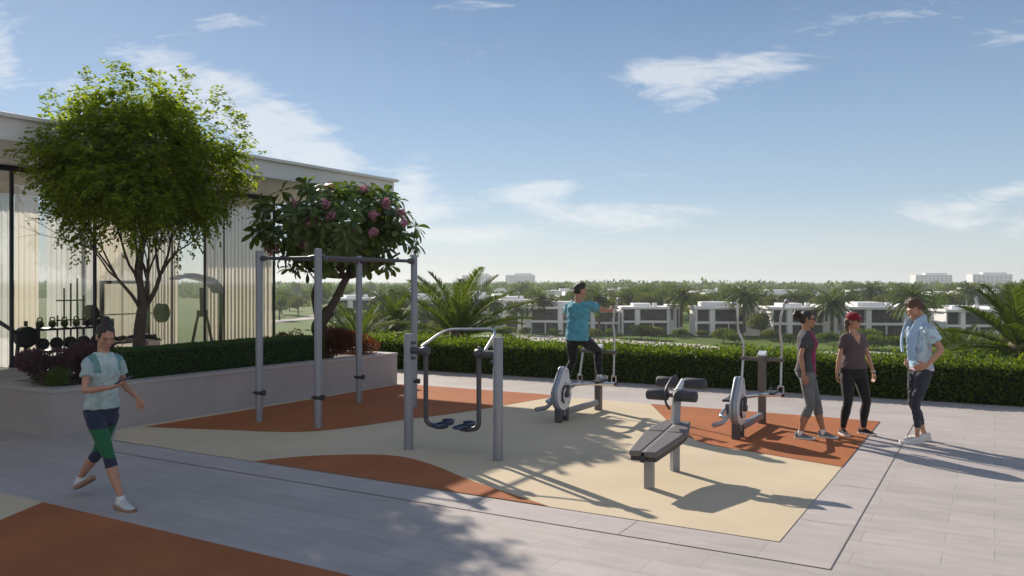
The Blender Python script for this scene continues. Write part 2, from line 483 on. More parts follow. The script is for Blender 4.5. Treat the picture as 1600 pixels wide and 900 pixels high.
M['flower'] = leaf_mat('pink_flower', (0.34, 0.13, 0.19), (0.55, 0.29, 0.36), 0.3, (1.4, 1.0, 1.1))
M['hedge'] = leaf_mat('hedge_leaf', (0.030, 0.065, 0.012), (0.10, 0.15, 0.03), 0.40, (2.6, 2.3, 0.7), rough=.6, spec=.2)
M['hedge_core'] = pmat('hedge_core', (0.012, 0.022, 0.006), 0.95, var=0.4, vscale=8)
M['box_hedge'] = leaf_mat('box_leaf', (0.035, 0.085, 0.022), (0.07, 0.135, 0.035), 0.25)
M['purple_leaf'] = leaf_mat('purple_leaf', (0.07, 0.035, 0.045), (0.12, 0.07, 0.075), 0.25, (1.6, 1.0, 1.0))
M['red_leaf'] = leaf_mat('red_leaf', (0.10, 0.045, 0.028), (0.17, 0.08, 0.04), 0.35, (1.8, 1.0, .7))
M['yellow_leaf'] = leaf_mat('yellow_leaf', (0.12, 0.14, 0.03), (0.26, 0.22, 0.05), 0.35, (1.6, 1.4, .6))
M['palm_leaf'] = leaf_mat('palm_leaf', (0.045, 0.078, 0.018), (0.095, 0.13, 0.034), 0.32, (2.2, 2.0, .7), rough=.6, spec=.2)
M['far_leaf'] = leaf_mat('far_leaf', (0.038, 0.078, 0.016), (0.10, 0.155, 0.032), 0.35, (2.2, 2.0, .6), rough=.8, spec=.08)
M['far_leaf2'] = leaf_mat('far_leaf_olive', (0.055, 0.080, 0.022), (0.12, 0.15, 0.04), 0.35, (2.2, 2.0, .6), rough=.8, spec=.08)
M['bush_leaf'] = leaf_mat('bush_leaf', (0.05, 0.09, 0.02), (0.13, 0.18, 0.045), 0.35)
# ================================================================== THE SETTING
def sheet(name, poly, z, mat, kind='structure', label=None, cat=None, thick=None, world_poly=True, rz=YAW2):
    """flat polygon given in world xy, stored in a frame turned to the terrace axes (so its pattern runs along them)"""
    Rm = Matrix.Rotation(-rz, 3, 'Z')
    pts = [Rm @ Vector((p[0], p[1], 0)) for p in poly]
    n = len(pts)
    area = sum(pts[i].x * pts[(i + 1) % n].y - pts[(i + 1) % n].x * pts[i].y for i in range(n))
    if area < 0: pts.reverse()
    if thick:
        mb = MB().prism([(p.x, p.y) for p in pts], -thick, 0.0)
        o = mb.build(name, mat, smooth=False)
    else:
        me = new_mesh(name, [(p.x, p.y, 0) for p in pts], [tuple(range(n))], mat, smooth=False)
        o = link(name, me)
    o.location = (0, 0, z); o.rotation_euler = (0, 0, rz)
    return tag(o, label, cat, kind=kind)

A_ = G(1217.5, 848); B_ = G(1375, 659.5)
def L(a, b, z=0.0):
    """terrace frame: a metres along E1, b metres along E2 from the pad's near right corner"""
    p = A_ + E1 * a + E2 * b; p.z = z; return p

# terrace slab: from behind the camera to just past the hedge
hedge_l = Vector((-2.60, 18.85, 0)); hd = (Vector((7.98, 13.15, 0)) - hedge_l).normalized(); hn = Vector((-hd.y, hd.x, 0))
edge_l = hedge_l - hd * 30 + hn * 2.2; edge_r = hedge_l + hd * 45 + hn * 2.2
deck = sheet('terrace_pavement', [edge_l[:2], edge_r[:2], (46, -30), (-60, -30), (-60, edge_l.y)], 0.0, M['paving'], thick=0.4)
# podium under the terrace
sheet('podium_wall', [(edge_l + hn * -0.3)[:2], (edge_r + hn * -.3)[:2], (45.6, -29.6), (-59.6, -29.6), (-59.6, edge_l.y - .4)], -0.41, M['white'], thick=9.7, kind='structure')

# grey border of large slabs around the exercise pad
padw = 6.45
bd = 0.44
back_l = G(618, 601)
u_left = (back_l - A_).dot(E1)
sheet('pad_border_paving', [L(bd, -bd)[:2], L(bd, padw + 0.42)[:2], L(u_left - 1.0, padw + 0.42)[:2], L(u_left - 1.0, 3.0)[:2], L(-7.6, -bd)[:2]], 0.004, M['border'])
jt = MB()
def strip(a, b, w=0.006, z=0.0):
    a = Vector(a); b = Vector(b); d = (b - a).normalized(); n = Vector((-d.y, d.x, 0)) * w / 2
    jt.add([(a - n)[:2] + (z,), (b - n)[:2] + (z,), (b + n)[:2] + (z,), (a + n)[:2] + (z,)], [(0, 1, 2, 3)])
strip(L(bd, -bd), L(bd, padw + 0.42)); strip(L(bd, -bd), L(-7.6, -bd))
for k in range(1, 5): strip(L(.02, -bd + .44 + k * 1.42 - .7), L(bd, -bd + .44 + k * 1.42 - .7), .006)
for k in range(5): strip(L(-1.15 - k * 1.42, -bd), L(-1.15 - k * 1.42, -0.02), .006)
jo = jt.build('paving_joint', M['joint'], smooth=False, loc=(0, 0, 0.0062)); tag(jo, kind='structure')

# the rubber exercise pad: cream field with three terracotta fields
fl = G(180, 689)
pad_poly = [A_, B_, back_l, G(360, 643.5), G(228, 664), G(182, 673), G(178, 688.7)]
sheet('cream_rubber_pad', [p[:2] for p in pad_poly], 0.0085, M['cream'])
def smooth_px(pts, seg=5):
    return [G(p.x, p.y) for p in curve_pts([(x, y, 0) for x, y in pts], seg)]
lower = smooth_px([(226, 668), (300, 671), (360, 673), (420, 675.5), (484, 675.3), (547, 669), (630, 657), (702, 648), (764, 638.5), (820, 628.5), (871, 619.5)])
sheet('terracotta_rubber_field', [p[:2] for p in lower] + [G(840, 616.2)[:2], G(630, 600.9)[:2], G(621, 602)[:2], G(360, 646)[:2]], 0.0125, M['terracotta'])
up2 = smooth_px([(398, 722), (450, 716.5), (500, 713.2), (547, 711.8), (596, 712), (641, 717.5), (687, 732), (727, 749), (800, 774), (856, 792.4)])
sheet('terracotta_rubber_field', [p[:2] for p in up2], 0.0125, M['terracotta'])
l3 = smooth_px([(1016, 632), (1029, 645), (1042, 658), (1053, 669), (1070, 681), (1090, 690), (1116, 697.5), (1180, 708), (1250, 720), (1316, 731)])
sheet('terracotta_rubber_field', [p[:2] for p in l3] + [B_[:2]], 0.0125, M['terracotta'])
# the second pad at the bottom left
q0 = G(67, 786.5)
s_a = G(0, 771.2); s_b = G(540, 900)
dir2 = (s_b - q0).normalized()
nn = Vector((dir2.y, -dir2.x, 0))
if nn.y > 0: nn = -nn
w1 = q0 + dir2 * 6.5
c3 = q0 + (G(0, 815) - q0).normalized() * 6
sheet('terracotta_rubber_field', [q0[:2], w1[:2], (w1 + nn * 6)[:2], (q0 + nn * 8 - dir2 * 1)[:2], c3[:2]], 0.0125, M['terracotta'])
lf = q0 + (s_a - q0).normalized() * 5
sheet('cream_rubber_pad', [q0[:2], c3[:2], (lf + nn * 5)[:2], lf[:2]], 0.0125, M['cream'])

# ------------------------------------------------------------------ land below
def T(px, py): return G(px, py, TZ)
me = new_mesh('lawn_ground', [(-6000, -2500, 0), (6000, -2500, 0), (6000, 9000, 0), (-6000, 9000, 0)], [(0, 1, 2, 3)], M['lawn'], smooth=False)
tag(link('lawn_ground', me, loc=(0, 0, TZ)), kind='structure')
def ground_patch(name, px, z, mat):
    pts = [p for p in px]
    n = len(pts)
    me = new_mesh(name, [(p[0], p[1], 0) for p in pts], [tuple(range(n))], mat, smooth=False)
    return tag(link(name, me, loc=(0, 0, z)), kind='structure')
top = [(560, 530), (640, 529), (700, 530), (760, 524), (840, 524.5), (927, 528), (1022, 534), (1094, 539), (1128, 543.5), (1160, 549), (1225, 548), (1290, 550), (1350, 549), (1420, 554), (1500, 562), (1620, 572)]
bot = [(1620, 600), (1300, 605), (900, 610), (600, 600), (500, 560)]
ground_patch('sand_bank', [p[:2] for p in curve_pts([T(*p) for p in top], 4)] + [T(*p)[:2] for p in bot], TZ + 0.06, M['sand'])
pth = curve_pts([T(425, 504), T(450, 500.5), T(480, 498), T(500, 493), T(520, 490)], 5)
pv = []; pf = []
for i, p in enumerate(pth):
    d = (pth[min(i + 1, len(pth) - 1)] - pth[max(i - 1, 0)]).normalized(); n = Vector((-d.y, d.x, 0))
    pv += [(p + n * 3.5)[:2] + (0,), (p - n * 3.5)[:2] + (0,)]
    if i: pf.append((2 * i - 2, 2 * i - 1, 2 * i + 1, 2 * i))
tag(link('golf_path', new_mesh('golf_path', pv, pf, M['sand'], smooth=False), loc=(0, 0, TZ + .06)), kind='structure')

# ================================================================== PLANTER
F0 = G(82, 685); F1 = G(620.5, 600.5)
fd = (F1 - F0).normalized(); fn = Vector((-fd.y, fd.x, 0))      # fn points away from the terrace
PH = 0.62
def PP(t, w, z=0.0):
    p = F0 + fd * t + fn * w; p.z = z; return p
plen = (F1 - F0).length
left_end = F0 - E1 * 5.0
planter = empty('long_planter', F0[:], 0, 'long low grey concrete planter wall in front of the glass pavilion', 'planter')
def plocal(p): return (Vector(p) - F0)
nb = 1.75
outer = [F0, F1, F1 - E1 * nb, F0 - E1 * nb + fd * 0.0]
def q2(p): v = plocal(p); return (v.x, v.y)
wi = 0.24
inner = [F0 + fd * .3 + fn * wi, F1 - fd * wi + fn * wi, F1 - E1 * (nb - .2) - fd * wi, F0 - E1 * (nb - .2) + fd * .3]
walls = MB()
for i in range(4):
    a, b, c, d = outer[i], outer[(i + 1) % 4], inner[(i + 1) % 4], inner[i]
    walls.prism([q2(a), q2(b), q2(c), q2(d)], 0.0, PH - .045)
walls.build('planter_wall', M['concrete'], planter, smooth=False)
cp = MB()
o2 = [F0 - fd * .012 - fn * .012, F1 + fd * .012 - fn * .012, F1 - E1 * nb + fd * .012, F0 - E1 * nb - fd * .012]
for i in range(4):
    a, b, c, d = o2[i], o2[(i + 1) % 4], inner[(i + 1) % 4], inner[i]
    cp.prism([q2(a), q2(b), q2(c), q2(d)], PH - .043, PH)
cp.build('coping', M['coping'], planter, smooth=False)
so_ = MB().prism([q2(p) for p in inner], PH - .3, PH - .06)
so_.build('soil_bed', M['soil'], planter, smooth=False)
# low ledge that carries on to the left, out of the picture
lw = MB().prism([q2(F0 - E1 * nb), q2(F0 - E1 * 6), q2(F0 - E1 * 6 + fd * 1.3), q2(F0 - E1 * nb + fd * 1.3)], 0.0, PH)
lw.build('ledge', M['concrete'], planter, smooth=False)

# ================================================================== PAVILION
KF = 1.2
GL0 = Vector((-8.46, 14.28, 0)); GL1 = Vector((-5.52, 19.32, 0))      # front glass line
GL1 = GL0 + E2 * (GL1 - GL0).dot(E2)
ZS = 3.98; ZT = 4.36
RF1 = Vector((-2.71, 19.08, 0)); RF0 = RF1 - E2 * 24.0               # fascia line
depth = 4.2
pav = empty('glass_pavilion', GL1[:], YAW2, 'single storey glass gym pavilion with flat white cantilevered roof', 'building')
def pl(p):
    v = Vector(p) - GL1
    return (v.dot(E1), v.dot(E2), v.z)
fo = pl(RF1)      # fascia position in pavilion frame
ov = fo[0]; oe = fo[1]
Ls = 24.0
roof = MB()
roof.prism([(ov, oe), (ov, oe - Ls), (-depth - .4, oe - Ls), (-depth - .4, oe)], ZS + .07, ZT - .06)
roof.build('roof', M['white'], pav, smooth=False)
lip = MB()
lip.prism([(ov + .07, oe + .10), (ov + .07, oe - Ls), (-depth - .47, oe - Ls), (-depth - .47, oe + .10)], ZT - .06, ZT)
lip.prism([(ov + .015, oe + .10), (ov + .015, oe - Ls), (-depth - .47, oe - Ls), (-depth - .47, oe + .10)], ZS, ZS + .07)
lip.build('roof_edge', M['white'], pav, smooth=False, bevel=.008)
fl_ = MB().prism([(0.05, .05), (0.05, -Ls), (-depth, -Ls), (-depth, .05)], 0.006, .03)
fl_.build('gym_floor', M['floor'], pav, smooth=False)
ce = MB().prism([(-.1, -.1), (-.1, -Ls + .5), (-depth + .1, -Ls + .5), (-depth + .1, -.1)], ZS - .05, ZS - .012)
ce.build('gym_ceiling', M['ceiling'], pav, smooth=False)
# glass front, end and back: panes and mullions
def s_of(px):
    """metres along the front glass (from its far right corner) at a picture column"""
    k = (px - 800) / 1300.0
    # GL1.x + E2.x*t = k*(GL1.y + E2.y*t)
    return (k * GL1.y - GL1.x) / (E2.x - k * E2.y)
cols = [430, 350, 320, 269, 222, 148, 18]
ss = [0.0] + [s_of(c) for c in cols[1:]]
step = abs(ss[-1] - ss[-2])
while ss[-1] > -Ls + 1.5: ss.append(ss[-1] - 1.7)
thin = {1, 3, 4}
for i in range(len(ss) - 1):
    a, b = ss[i + 1], ss[i]
    MB().box((0, (a + b) / 2, ZS / 2), (.012, b - a - .012, ZS - .02)).build('glass_pane', M['glass'], pav, smooth=False)
mull_w = {0: .04, 1: .018, 2: .03, 3: .018, 4: .018, 5: .045, 6: .05}
for i, s_ in enumerate(ss):
    w = mull_w.get(i, .06)
    MB().box((0, s_, ZS / 2), (.05 if w > .02 else .03, w, ZS - .01)).build('mullion', M['frame_dark'], pav, smooth=False)
MB().box((0, -Ls / 2, ZS - .05), (.11, Ls, .09)).build('head_rail', M['frame_dark'], pav, smooth=False)
MB().box((0, -Ls / 2, .045), (.10, Ls, .06)).build('sill_rail', M['frame_dark'], pav, smooth=False)
for k in range(4):
    a = -k * 2.0; MB().box((a - 1.0, 0, ZS / 2), (1.98, .012, ZS - .02)).build('glass_pane', M['glass'], pav, smooth=False)
    MB().box((a - 2.0, 0.0, ZS / 2), (.03, .03, ZS - .01)).build('mullion', M['frame_dark'], pav, smooth=False)
for k in range(12):
    a = -k * 2.0; MB().box((-depth, a - 1.0, ZS / 2), (.012, 1.98, ZS - .02)).build('glass_pane', M['glass'], pav, smooth=False)
    MB().box((-depth, a - 2.0, ZS / 2), (.08, .06, ZS - .01)).build('mullion', M['frame_dark'], pav, smooth=False)

def curtain(name, a, b, mat, d=-0.22, z0=.04, z1=3.9, amp=.035, wl=.13, par=pav, label=None, axis=1):
    n = max(8, int(abs(b - a) / .018))
    vs = []; fs = []
    for i in range(n + 1):
        s_ = a + (b - a) * i / n
        ph = s_ / wl * 2 * math.pi
        o = amp * (math.sin(ph) + .35 * math.sin(2.1 * ph + 1.3) + .3 * noise.noise(Vector((s_ * 3, 1, 2))))
        for z in (z0, z1):
            vs.append((d + o, s_, z) if axis == 1 else (s_, d + o, z))
        if i: fs.append((2 * i - 2, 2 * i, 2 * i + 1, 2 * i - 1))
    ob = link(name, new_mesh(name, vs, fs, mat, sharp=None), par)
    return ob
# pleated curtains along the far glass and the end glass, drawn in sections
def hit_back(px, d):
    """distance along the far wall (local y) at a picture column"""
    k = (px - 800) / 1300.0
    o = GL1 - E1 * d
    return (k * o.y - o.x) / (E2.x - k * E2.y)
def hit_end(px, d):
    k = (px - 800) / 1300.0
    o = GL1 - E2 * d
    return (k * o.y - o.x) / (E1.x - k * E1.y)
cd = depth - .3
for (p0, p1, m) in ((-60, 20, 'sheer'), (24, 60, 'sheer_beige'), (74, 150, 'sheer'), (153, 214, 'sheer_beige')):
    curtain('curtain', hit_back(p0, cd), hit_back(p1, cd), M[m], d=-cd, par=pav, amp=.035, wl=.12)
for (p0, p1, m) in ((232, 277, 'sheer_beige'), (320, 423, 'sheer_beige')):
    curtain('curtain', hit_end(p0, .25), hit_end(p1, .25), M[m], d=-.25, par=pav, axis=0, amp=.035, wl=.12)
# ================================================================== LEAVES, HEDGES, TREES
def rand_unit(n, r=rng):
    v = r.normal(size=(n, 3)); return v / np.linalg.norm(v, axis=1)[:, None]

def leaf_quads(P, D, Nn, ln, wd, mid=0.45):
    """diamond leaves: base P, direction D, normal Nn; arrays"""
    D = D / np.linalg.norm(D, axis=1)[:, None]
    S = np.cross(D, Nn); S /= (np.linalg.norm(S, axis=1)[:, None] + 1e-9)
    ln = np.asarray(ln).reshape(-1, 1) * np.ones((len(P), 1)); wd = np.asarray(wd).reshape(-1, 1) * np.ones((len(P), 1))
    a = P; b = P + D * ln * mid + S * wd / 2; c = P + D * ln; d = P + D * ln * mid - S * wd / 2
    V = np.stack([a, b, c, d], 1).reshape(-1, 3)
    Fc = np.arange(len(P) * 4).reshape(-1, 4)
    return V, Fc

def leaf_obj(name, V, Fc, mat, parent=None):
    return link(name, new_mesh(name, V, Fc, mat, smooth=False), parent)

def make_hedge(name, base, d, n, length, depth, height, mat, dens, ls, label, wob=.04, seed=1, up=.0, lift=0.0):
    """clipped hedge: dark core + leaves over its faces. base = front left bottom corner; d along, n backwards"""
    r = np.random.default_rng(seed)
    root = empty(name, base[:], math.atan2(d.y, d.x), label, 'hedge')
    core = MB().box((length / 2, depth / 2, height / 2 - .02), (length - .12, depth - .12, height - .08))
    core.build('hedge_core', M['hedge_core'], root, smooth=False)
    def pts(k, kind):
        if kind == 'front': return np.stack([r.uniform(0, length, k), np.zeros(k), r.uniform(0, height, k)], 1), np.array([0, -1, 0.25])
        if kind == 'top': return np.stack([r.uniform(0, length, k), r.uniform(0, depth, k), np.full(k, height)], 1), np.array([0, 0, 1.])
        if kind == 'left': return np.stack([np.zeros(k), r.uniform(0, depth, k), r.uniform(0, height, k)], 1), np.array([-1, 0, .2])
        if kind == 'right': return np.stack([np.full(k, length), r.uniform(0, depth, k), r.uniform(0, height, k)], 1), np.array([1, 0, .2])
    Vs = []; Fs = []; o = 0
    for kind, area in (('front', length * height), ('top', length * depth), ('left', depth * height), ('right', depth * height)):
        k = int(area * dens * (1.15 if kind == 'top' else 1))
        if k < 10: continue
        P, nn_ = pts(k, kind)
        # slow undulation of the clipped face + jitter in depth
        w = np.sin(P[:, 0] * 2.3 + P[:, 2] * 5) * .5 + np.sin(P[:, 0] * 5.1 + P[:, 1] * 4 + P[:, 2] * 9) * .5
        jit = r.normal(0, wob * .7, k) + w * wob * .6 - .02
        if kind == 'top':
            far = r.random(k) < .10
            jit = jit + far * r.uniform(0, up, k)
        P = P + nn_[None, :] * jit[:, None]
        D = rand_unit(k, r) * .9 + nn_[None, :] * .55 + np.array([0, 0, .35])[None, :]
        N_ = rand_unit(k, r) + nn_[None, :] * .5
        V, Fc = leaf_quads(P, D, N_, r.uniform(.7, 1.3, k) * ls, r.uniform(.45, .65, k) * ls)
        Vs.append(V); Fs.append(Fc + o); o += len(V)
    leaf_obj('hedge_foliage', np.concatenate(Vs), np.concatenate(Fs), mat, root)
    return root

hb = hedge_l - hd * 2.3 + hn * .28
make_hedge('clipped_hedge', hb, hd, hn, 19.5, 1.15, .63, M['hedge'], 1500, .062, 'long clipped green hedge running along the far edge of the terrace', wob=.055, up=.15, seed=3)
make_hedge('box_hedge', PP(1.1, .27, PH - .05), fd, fn, 3.95, .62, .46, M['box_hedge'], 5200, .026, 'low dark green box hedge growing in the grey planter', wob=.012, seed=4)

def shrub(name, loc, rx, ry, rz_, mat, n, ls, label, group=None, seed=0, wr=.5, upw=.5, stem=True, cat='shrub', lumps=9):
    r = np.random.default_rng(seed)
    root = empty(name, loc, 0, label, cat, group)
    cs = r.uniform(-.5, .5, (lumps, 3)) * np.array([rx, ry, rz_ * .7])[None] * 1.1 + np.array([0, 0, rz_ * .95])[None]
    cs[:, 2] = np.maximum(cs[:, 2], rz_ * .35)
    k = r.integers(0, lumps, n)
    U_ = rand_unit(n, r)
    rad = (r.uniform(.45, .62, lumps)[k] * r.uniform(.55, 1.0, n) ** .4)[:, None] * np.array([rx, ry, rz_])[None]
    P = cs[k] + U_ * rad
    P[:, 2] = np.maximum(P[:, 2], r.uniform(0, .12, n))
    D = U_ * .8 + rand_unit(n, r) * .6 + np.array([0, 0, upw])[None]
    V, Fc = leaf_quads(P, D, rand_unit(n, r), r.uniform(.7, 1.3, n) * ls, r.uniform(.4, .6, n) * ls * (wr / .5))
    leaf_obj('foliage', V, Fc, mat, root)
    if stem:
        m = MB()
        for j in range(7):
            e = cs[j % lumps]; m.tube([(0.05 * math.cos(j), .05 * math.sin(j), 0), (e[0] * .5, e[1] * .5, e[2] * .5), tuple(e)], .01, 5, rr=[.012, .009, .004])
        m.build('stem', M['bark'], root)
    return root

shrub('purple_shrub', PP(.30, .62, PH - .06), .34, .36, .30, M['purple_leaf'], 5200, .034, 'rounded purple and green shrub at the near end of the planter', seed=11)
shrub('green_shrub', PP(.20, .42, PH - .06), .22, .24, .17, M['bush_leaf'], 2200, .028, 'low dark green shrub spilling over the near corner of the planter', seed=15)
shrub('purple_shrub', PP(.82, .72, PH - .06), .33, .34, .33, M['purple_leaf'], 5000, .034, 'purple leaved shrub behind the walking woman', seed=12)
shrub('purple_shrub', PP(1.25, 1.05, PH - .06), .30, .30, .30, M['purple_leaf'], 3600, .034, 'purple shrub in the planter, behind the box hedge near the tree trunk', seed=13)
shrub('red_shrub', PP(5.62, .72, PH - .06), .52, .45, .36, M['red_leaf'], 6500, .042, 'reddish bronze shrub in the planter right of the flowering tree trunk', seed=14, upw=.9)
shrub('red_shrub', PP(6.2, .55, PH - .06), .38, .34, .26, M['red_leaf'], 3800, .04, 'small reddish shrub at the far end of the planter', seed=16, upw=.9)
shrub('yellow_shrub', PP(4.75, 1.3, PH - .06), .40, .30, .24, M['yellow_leaf'], 3200, .04, 'yellow green shrub behind the far end of the box hedge', seed=17, upw=.9)
shrub('bronze_shrub', PP(5.2, 1.4, PH - .06), .26, .26, .30, M['red_leaf'], 2200, .04, 'small bronze shrub between the yellow shrub and the flowering tree', seed=18, upw=1.0)

# ---------------------------------------------------------- the big leafy tree
def grow(mb, p, d, length, rad, depth, tips, r, spread=.5, target=None, segs=4, shrink=.72, sides=7, upb=.12):
    pts = [p]; rr = [rad]
    q = p.copy(); dd = d.copy()
    for i in range(segs):
        dd = (dd + Vector(r.normal(0, .10, 3)) + Vector((0, 0, upb * .3))).normalized()
        q = q + dd * (length / segs)
        pts.append(q.copy()); rr.append(rad * (1 - (1 - shrink) * (i + 1) / segs))
    mb.tube(pts, rad, sides, rr=rr)
    if depth == 0:
        tips.append((q, dd)); return
    nk = 3 if r.random() < .55 else 2
    base = dd.orthogonal().normalized(); ang0 = r.uniform(0, 6.28)
    for j in range(nk):
        ax = Matrix.Rotation(ang0 + j * 6.283 / nk + r.normal(0, .3), 3, dd) @ base
        nd_ = (dd + ax * (spread * r.uniform(.6, 1.3)) + Vector((0, 0, upb))).normalized()
        grow(mb, q.copy(), nd_, length * r.uniform(.68, .88), rr[-1] * .78, depth - 1, tips, r, spread, None, max(2, segs - 1), shrink, max(4, sides - 1), upb)
    if depth >= 2:
        tips.append((q, dd))

r1 = np.random.default_rng(21)
TB = at(216, 545, 12.75); TB.z = PH - .06
tree = empty('shade_tree', TB[:], 0, 'tall round crowned leafy tree in the planter in front of the glass', 'tree')
Ctr = at(213, 272, 12.75) - TB
trunk = MB(); tips = []
fork = Vector((.05, .02, 1.02))
trunk.tube(curve_pts([Vector((0, 0, -.2)), Vector((.01, 0, .3)), Vector((.02, .0, .7)), fork], 4), .09, 10, rr=list(np.linspace(.105, .075, 13)))
for dx, dy, l, rd in ((-.30, .1, .62, .050), (.10, -.15, .7, .055), (.34, .12, .62, .042), (-.08, .25, .6, .04), (-.42, -.15, .62, .03), (.46, -.12, .6, .03), (.2, .35, .5, .028)):
    grow(trunk, fork - Vector((0, 0, .05)), Vector((dx, dy, 1)).normalized(), l, rd, 4, tips, r1, spread=.40, upb=.14)
trunk.build('trunk', M['bark'], tree)
def crown_r(u):
    """uneven crown radius multiplier for unit directions"""
    a = np.arctan2(u[:, 1], u[:, 0]); e = u[:, 2]
    return 1 + .13 * np.sin(3 * a + 1.3 + 3 * e) + .08 * np.sin(5 * a - 2 * e) + .10 * np.sin(7 * e + 2 * a) + .08 * np.sin(11 * a + 5 * e)
def spray_leaves(centres, dirs, per, r, ls, slen, droop=.25, wr=.42):
    n = len(centres)
    k = np.repeat(np.arange(n), per)
    t = np.tile(np.linspace(.1, 1, per), n)
    side = np.tile(np.where(np.arange(per) % 2 == 0, 1, -1), n)
    dirs = dirs / np.linalg.norm(dirs, axis=1)[:, None]
    S = np.cross(dirs, np.array([0, 0, 1.])[None] + rand_unit(n, r) * .3); S /= np.linalg.norm(S, axis=1)[:, None]
    P = centres[k] + dirs[k] * (t * slen)[:, None] + np.array([0, 0, -1.])[None] * (droop * slen * t ** 2)[:, None]
    D = dirs[k] * .5 + S[k] * side[:, None] * .9 + np.array([0, 0, -.45])[None] + rand_unit(len(k), r) * .6
    N_ = np.array([0, 0, 1.])[None] + rand_unit(len(k), r) * .55
    return leaf_quads(P, D, N_, r.uniform(.7, 1.25, len(k)) * ls, r.uniform(.8, 1.2, len(k)) * ls * wr)
NS = 6900
U_ = rand_unit(NS, r1)
RX, RZ = 1.26, 1.12
rad = r1.uniform(0.25, 1.0, NS) ** .38
sh = crown_r(U_)
P = U_ * (rad * sh)[:, None] * np.array([RX, RX, RZ])[None]
# flatten the bottom: fewer sprays low down, ragged skirt
low = P[:, 2] < -RZ * .55
keep = ~low | (r1.random(NS) < .35)
# open gaps
gap = np.sin(P[:, 0] * 4.3 + 1) * np.sin(P[:, 1] * 3.9) * np.sin(P[:, 2] * 5.1 + 2)
keep &= (gap > -.28) | (r1.random(NS) < .12)
# hollow the lower middle, where the limbs show
keep &= ~((P[:, 2] < -RZ * .35) & (np.hypot(P[:, 0], P[:, 1]) < .65) & (r1.random(NS) < .85))
P = P[keep]; Uk = U_[keep]
# tall leading shoots on top
sh_c = []; sh_d = []
for (sx, sy, hh) in ((-.26, 0, 1.68), (-.85, .2, 1.30), (.78, -.1, 1.52), (.2, .4, 1.50), (-.5, -.4, 1.42), (1.45, .1, 1.02), (-1.25, .1, .85), (.45, -.5, 1.40), (1.5, .2, .6), (-1.2, -.3, 1.12), (1.1, .3, 1.30), (.0, -.3, 1.52)):
    for z in np.linspace(hh - .85, hh, 34):
        w = .24 * ((hh - z) / .85) ** 1.2 + .02
        c_ = np.array([sx, sy, z]) + np.array([*r1.normal(0, w, 2), 0])
        sh_c.append(c_); sh_d.append(np.array([*r1.normal(0, .6, 2), .9]))
P = np.concatenate([P, np.array(sh_c)]); Dd = np.concatenate([Uk * .9 + rand_unit(len(Uk), r1) * .6 + np.array([0, 0, .15])[None], np.array(sh_d)])
P = P + np.array(Ctr)[None]
V1, F1_ = spray_leaves(P, Dd, 10, r1, .080, .24, droop=.45, wr=.52)
tp = np.array([t[0][:] for t in tips]); td = np.array([t[1][:] for t in tips])
ok_t = (np.abs(tp[:, 2] - Ctr.z) < RZ * 1.0) & (np.hypot(tp[:, 0] - Ctr.x, tp[:, 1] - Ctr.y) < 1.25)
V2, F2_ = spray_leaves(np.repeat(tp[ok_t], 3, 0) + r1.normal(0, .06, (ok_t.sum() * 3, 3)), np.repeat(td[ok_t], 3, 0) + rand_unit(ok_t.sum() * 3, r1) * .9, 10, r1, .078, .22, droop=.45, wr=.5)
# twigs carrying a few low sprays around the trunk
leaf_obj('crown', np.concatenate([V1, V2]), np.concatenate([F1_, F2_ + len(V1)]), M['leaf_big'], tree)

# ---------------------------------------------------------- the flowering tree with broad leaves
r2 = np.random.default_rng(33)
FB = at(503, 545, 15.75); FB.z = PH - .06
ft = empty('flowering_tree', FB[:], 0, 'flowering tree with broad leathery leaves and pink blossom in the planter', 'tree')
tm = MB()
def fl(px, py, dy=0.0): return at(px, py, 15.75 + dy) - FB
tm.tube(curve_pts([Vector((0, 0, -.2)), fl(503, 530), fl(497, 512), fl(505, 497), fl(516, 484)], 4), .1, 10, rr=list(np.linspace(.15, .115, 17)))
tm.tube(curve_pts([fl(508, 495), fl(523, 470), fl(536, 444), fl(543, 432)], 4), .07, 9, rr=list(np.linspace(.088, .062, 13)))
tm.tube(curve_pts([fl(503, 512), fl(495, 485, .1), fl(492, 455, .2), fl(505, 425, .3)], 4), .06, 9, rr=list(np.linspace(.085, .045, 13)))
ftips = []
for tx, ty, dy in ((470, 385, -.4), (500, 370, .3), (530, 372, -.5), (560, 375, .2), (590, 395, -.2), (625, 395, .1), (520, 400, .6), (575, 402, -.6), (455, 400, .2), (555, 350, .5), (490, 345, -.3), (610, 370, .5)):
    e = fl(tx, ty, dy); s0 = fl(541, 433)
    midp = s0 * .55 + e * .45 + Vector((r2.normal(0, .05), r2.normal(0, .05), -.12))
    tm.tube(curve_pts([s0, midp, e], 5), .03, 7, rr=list(np.linspace(.045, .02, 11)))
    ftips.append(e)
tm.build('trunk', M['bark'], ft)
cc = fl(528, 357)
NR = 235
Ur = rand_unit(NR, r2)
Pr = Ur * (r2.uniform(.35, 1, NR) ** .4 * (1 + .10 * np.sin(4 * np.arctan2(Ur[:, 1], Ur[:, 0]) + 1) + .08 * np.sin(9 * Ur[:, 2] + 3 * Ur[:, 0])))[:, None] * np.array([1.42, 1.2, .82])[None]
Pr[:, 2] = np.maximum(Pr[:, 2], -.72 + r2.uniform(0, .2, NR))
Pr = Pr + np.array(cc)[None]
extra = np.array([fl(410, 320)[:], fl(405, 340)[:], fl(648, 355)[:], fl(640, 385)[:], fl(425, 345)[:], fl(545, 292)[:], fl(600, 300)[:], fl(455, 420)[:], fl(480, 425)[:], fl(610, 415)[:], fl(478, 290)[:], fl(440, 300)[:]])
Pr = np.concatenate([Pr, extra]); Ur = np.concatenate([Ur, (extra - np.array(cc)[None]) / np.linalg.norm(extra - np.array(cc)[None], axis=1)[:, None]])
V = []; Fq = []; tw = MB()
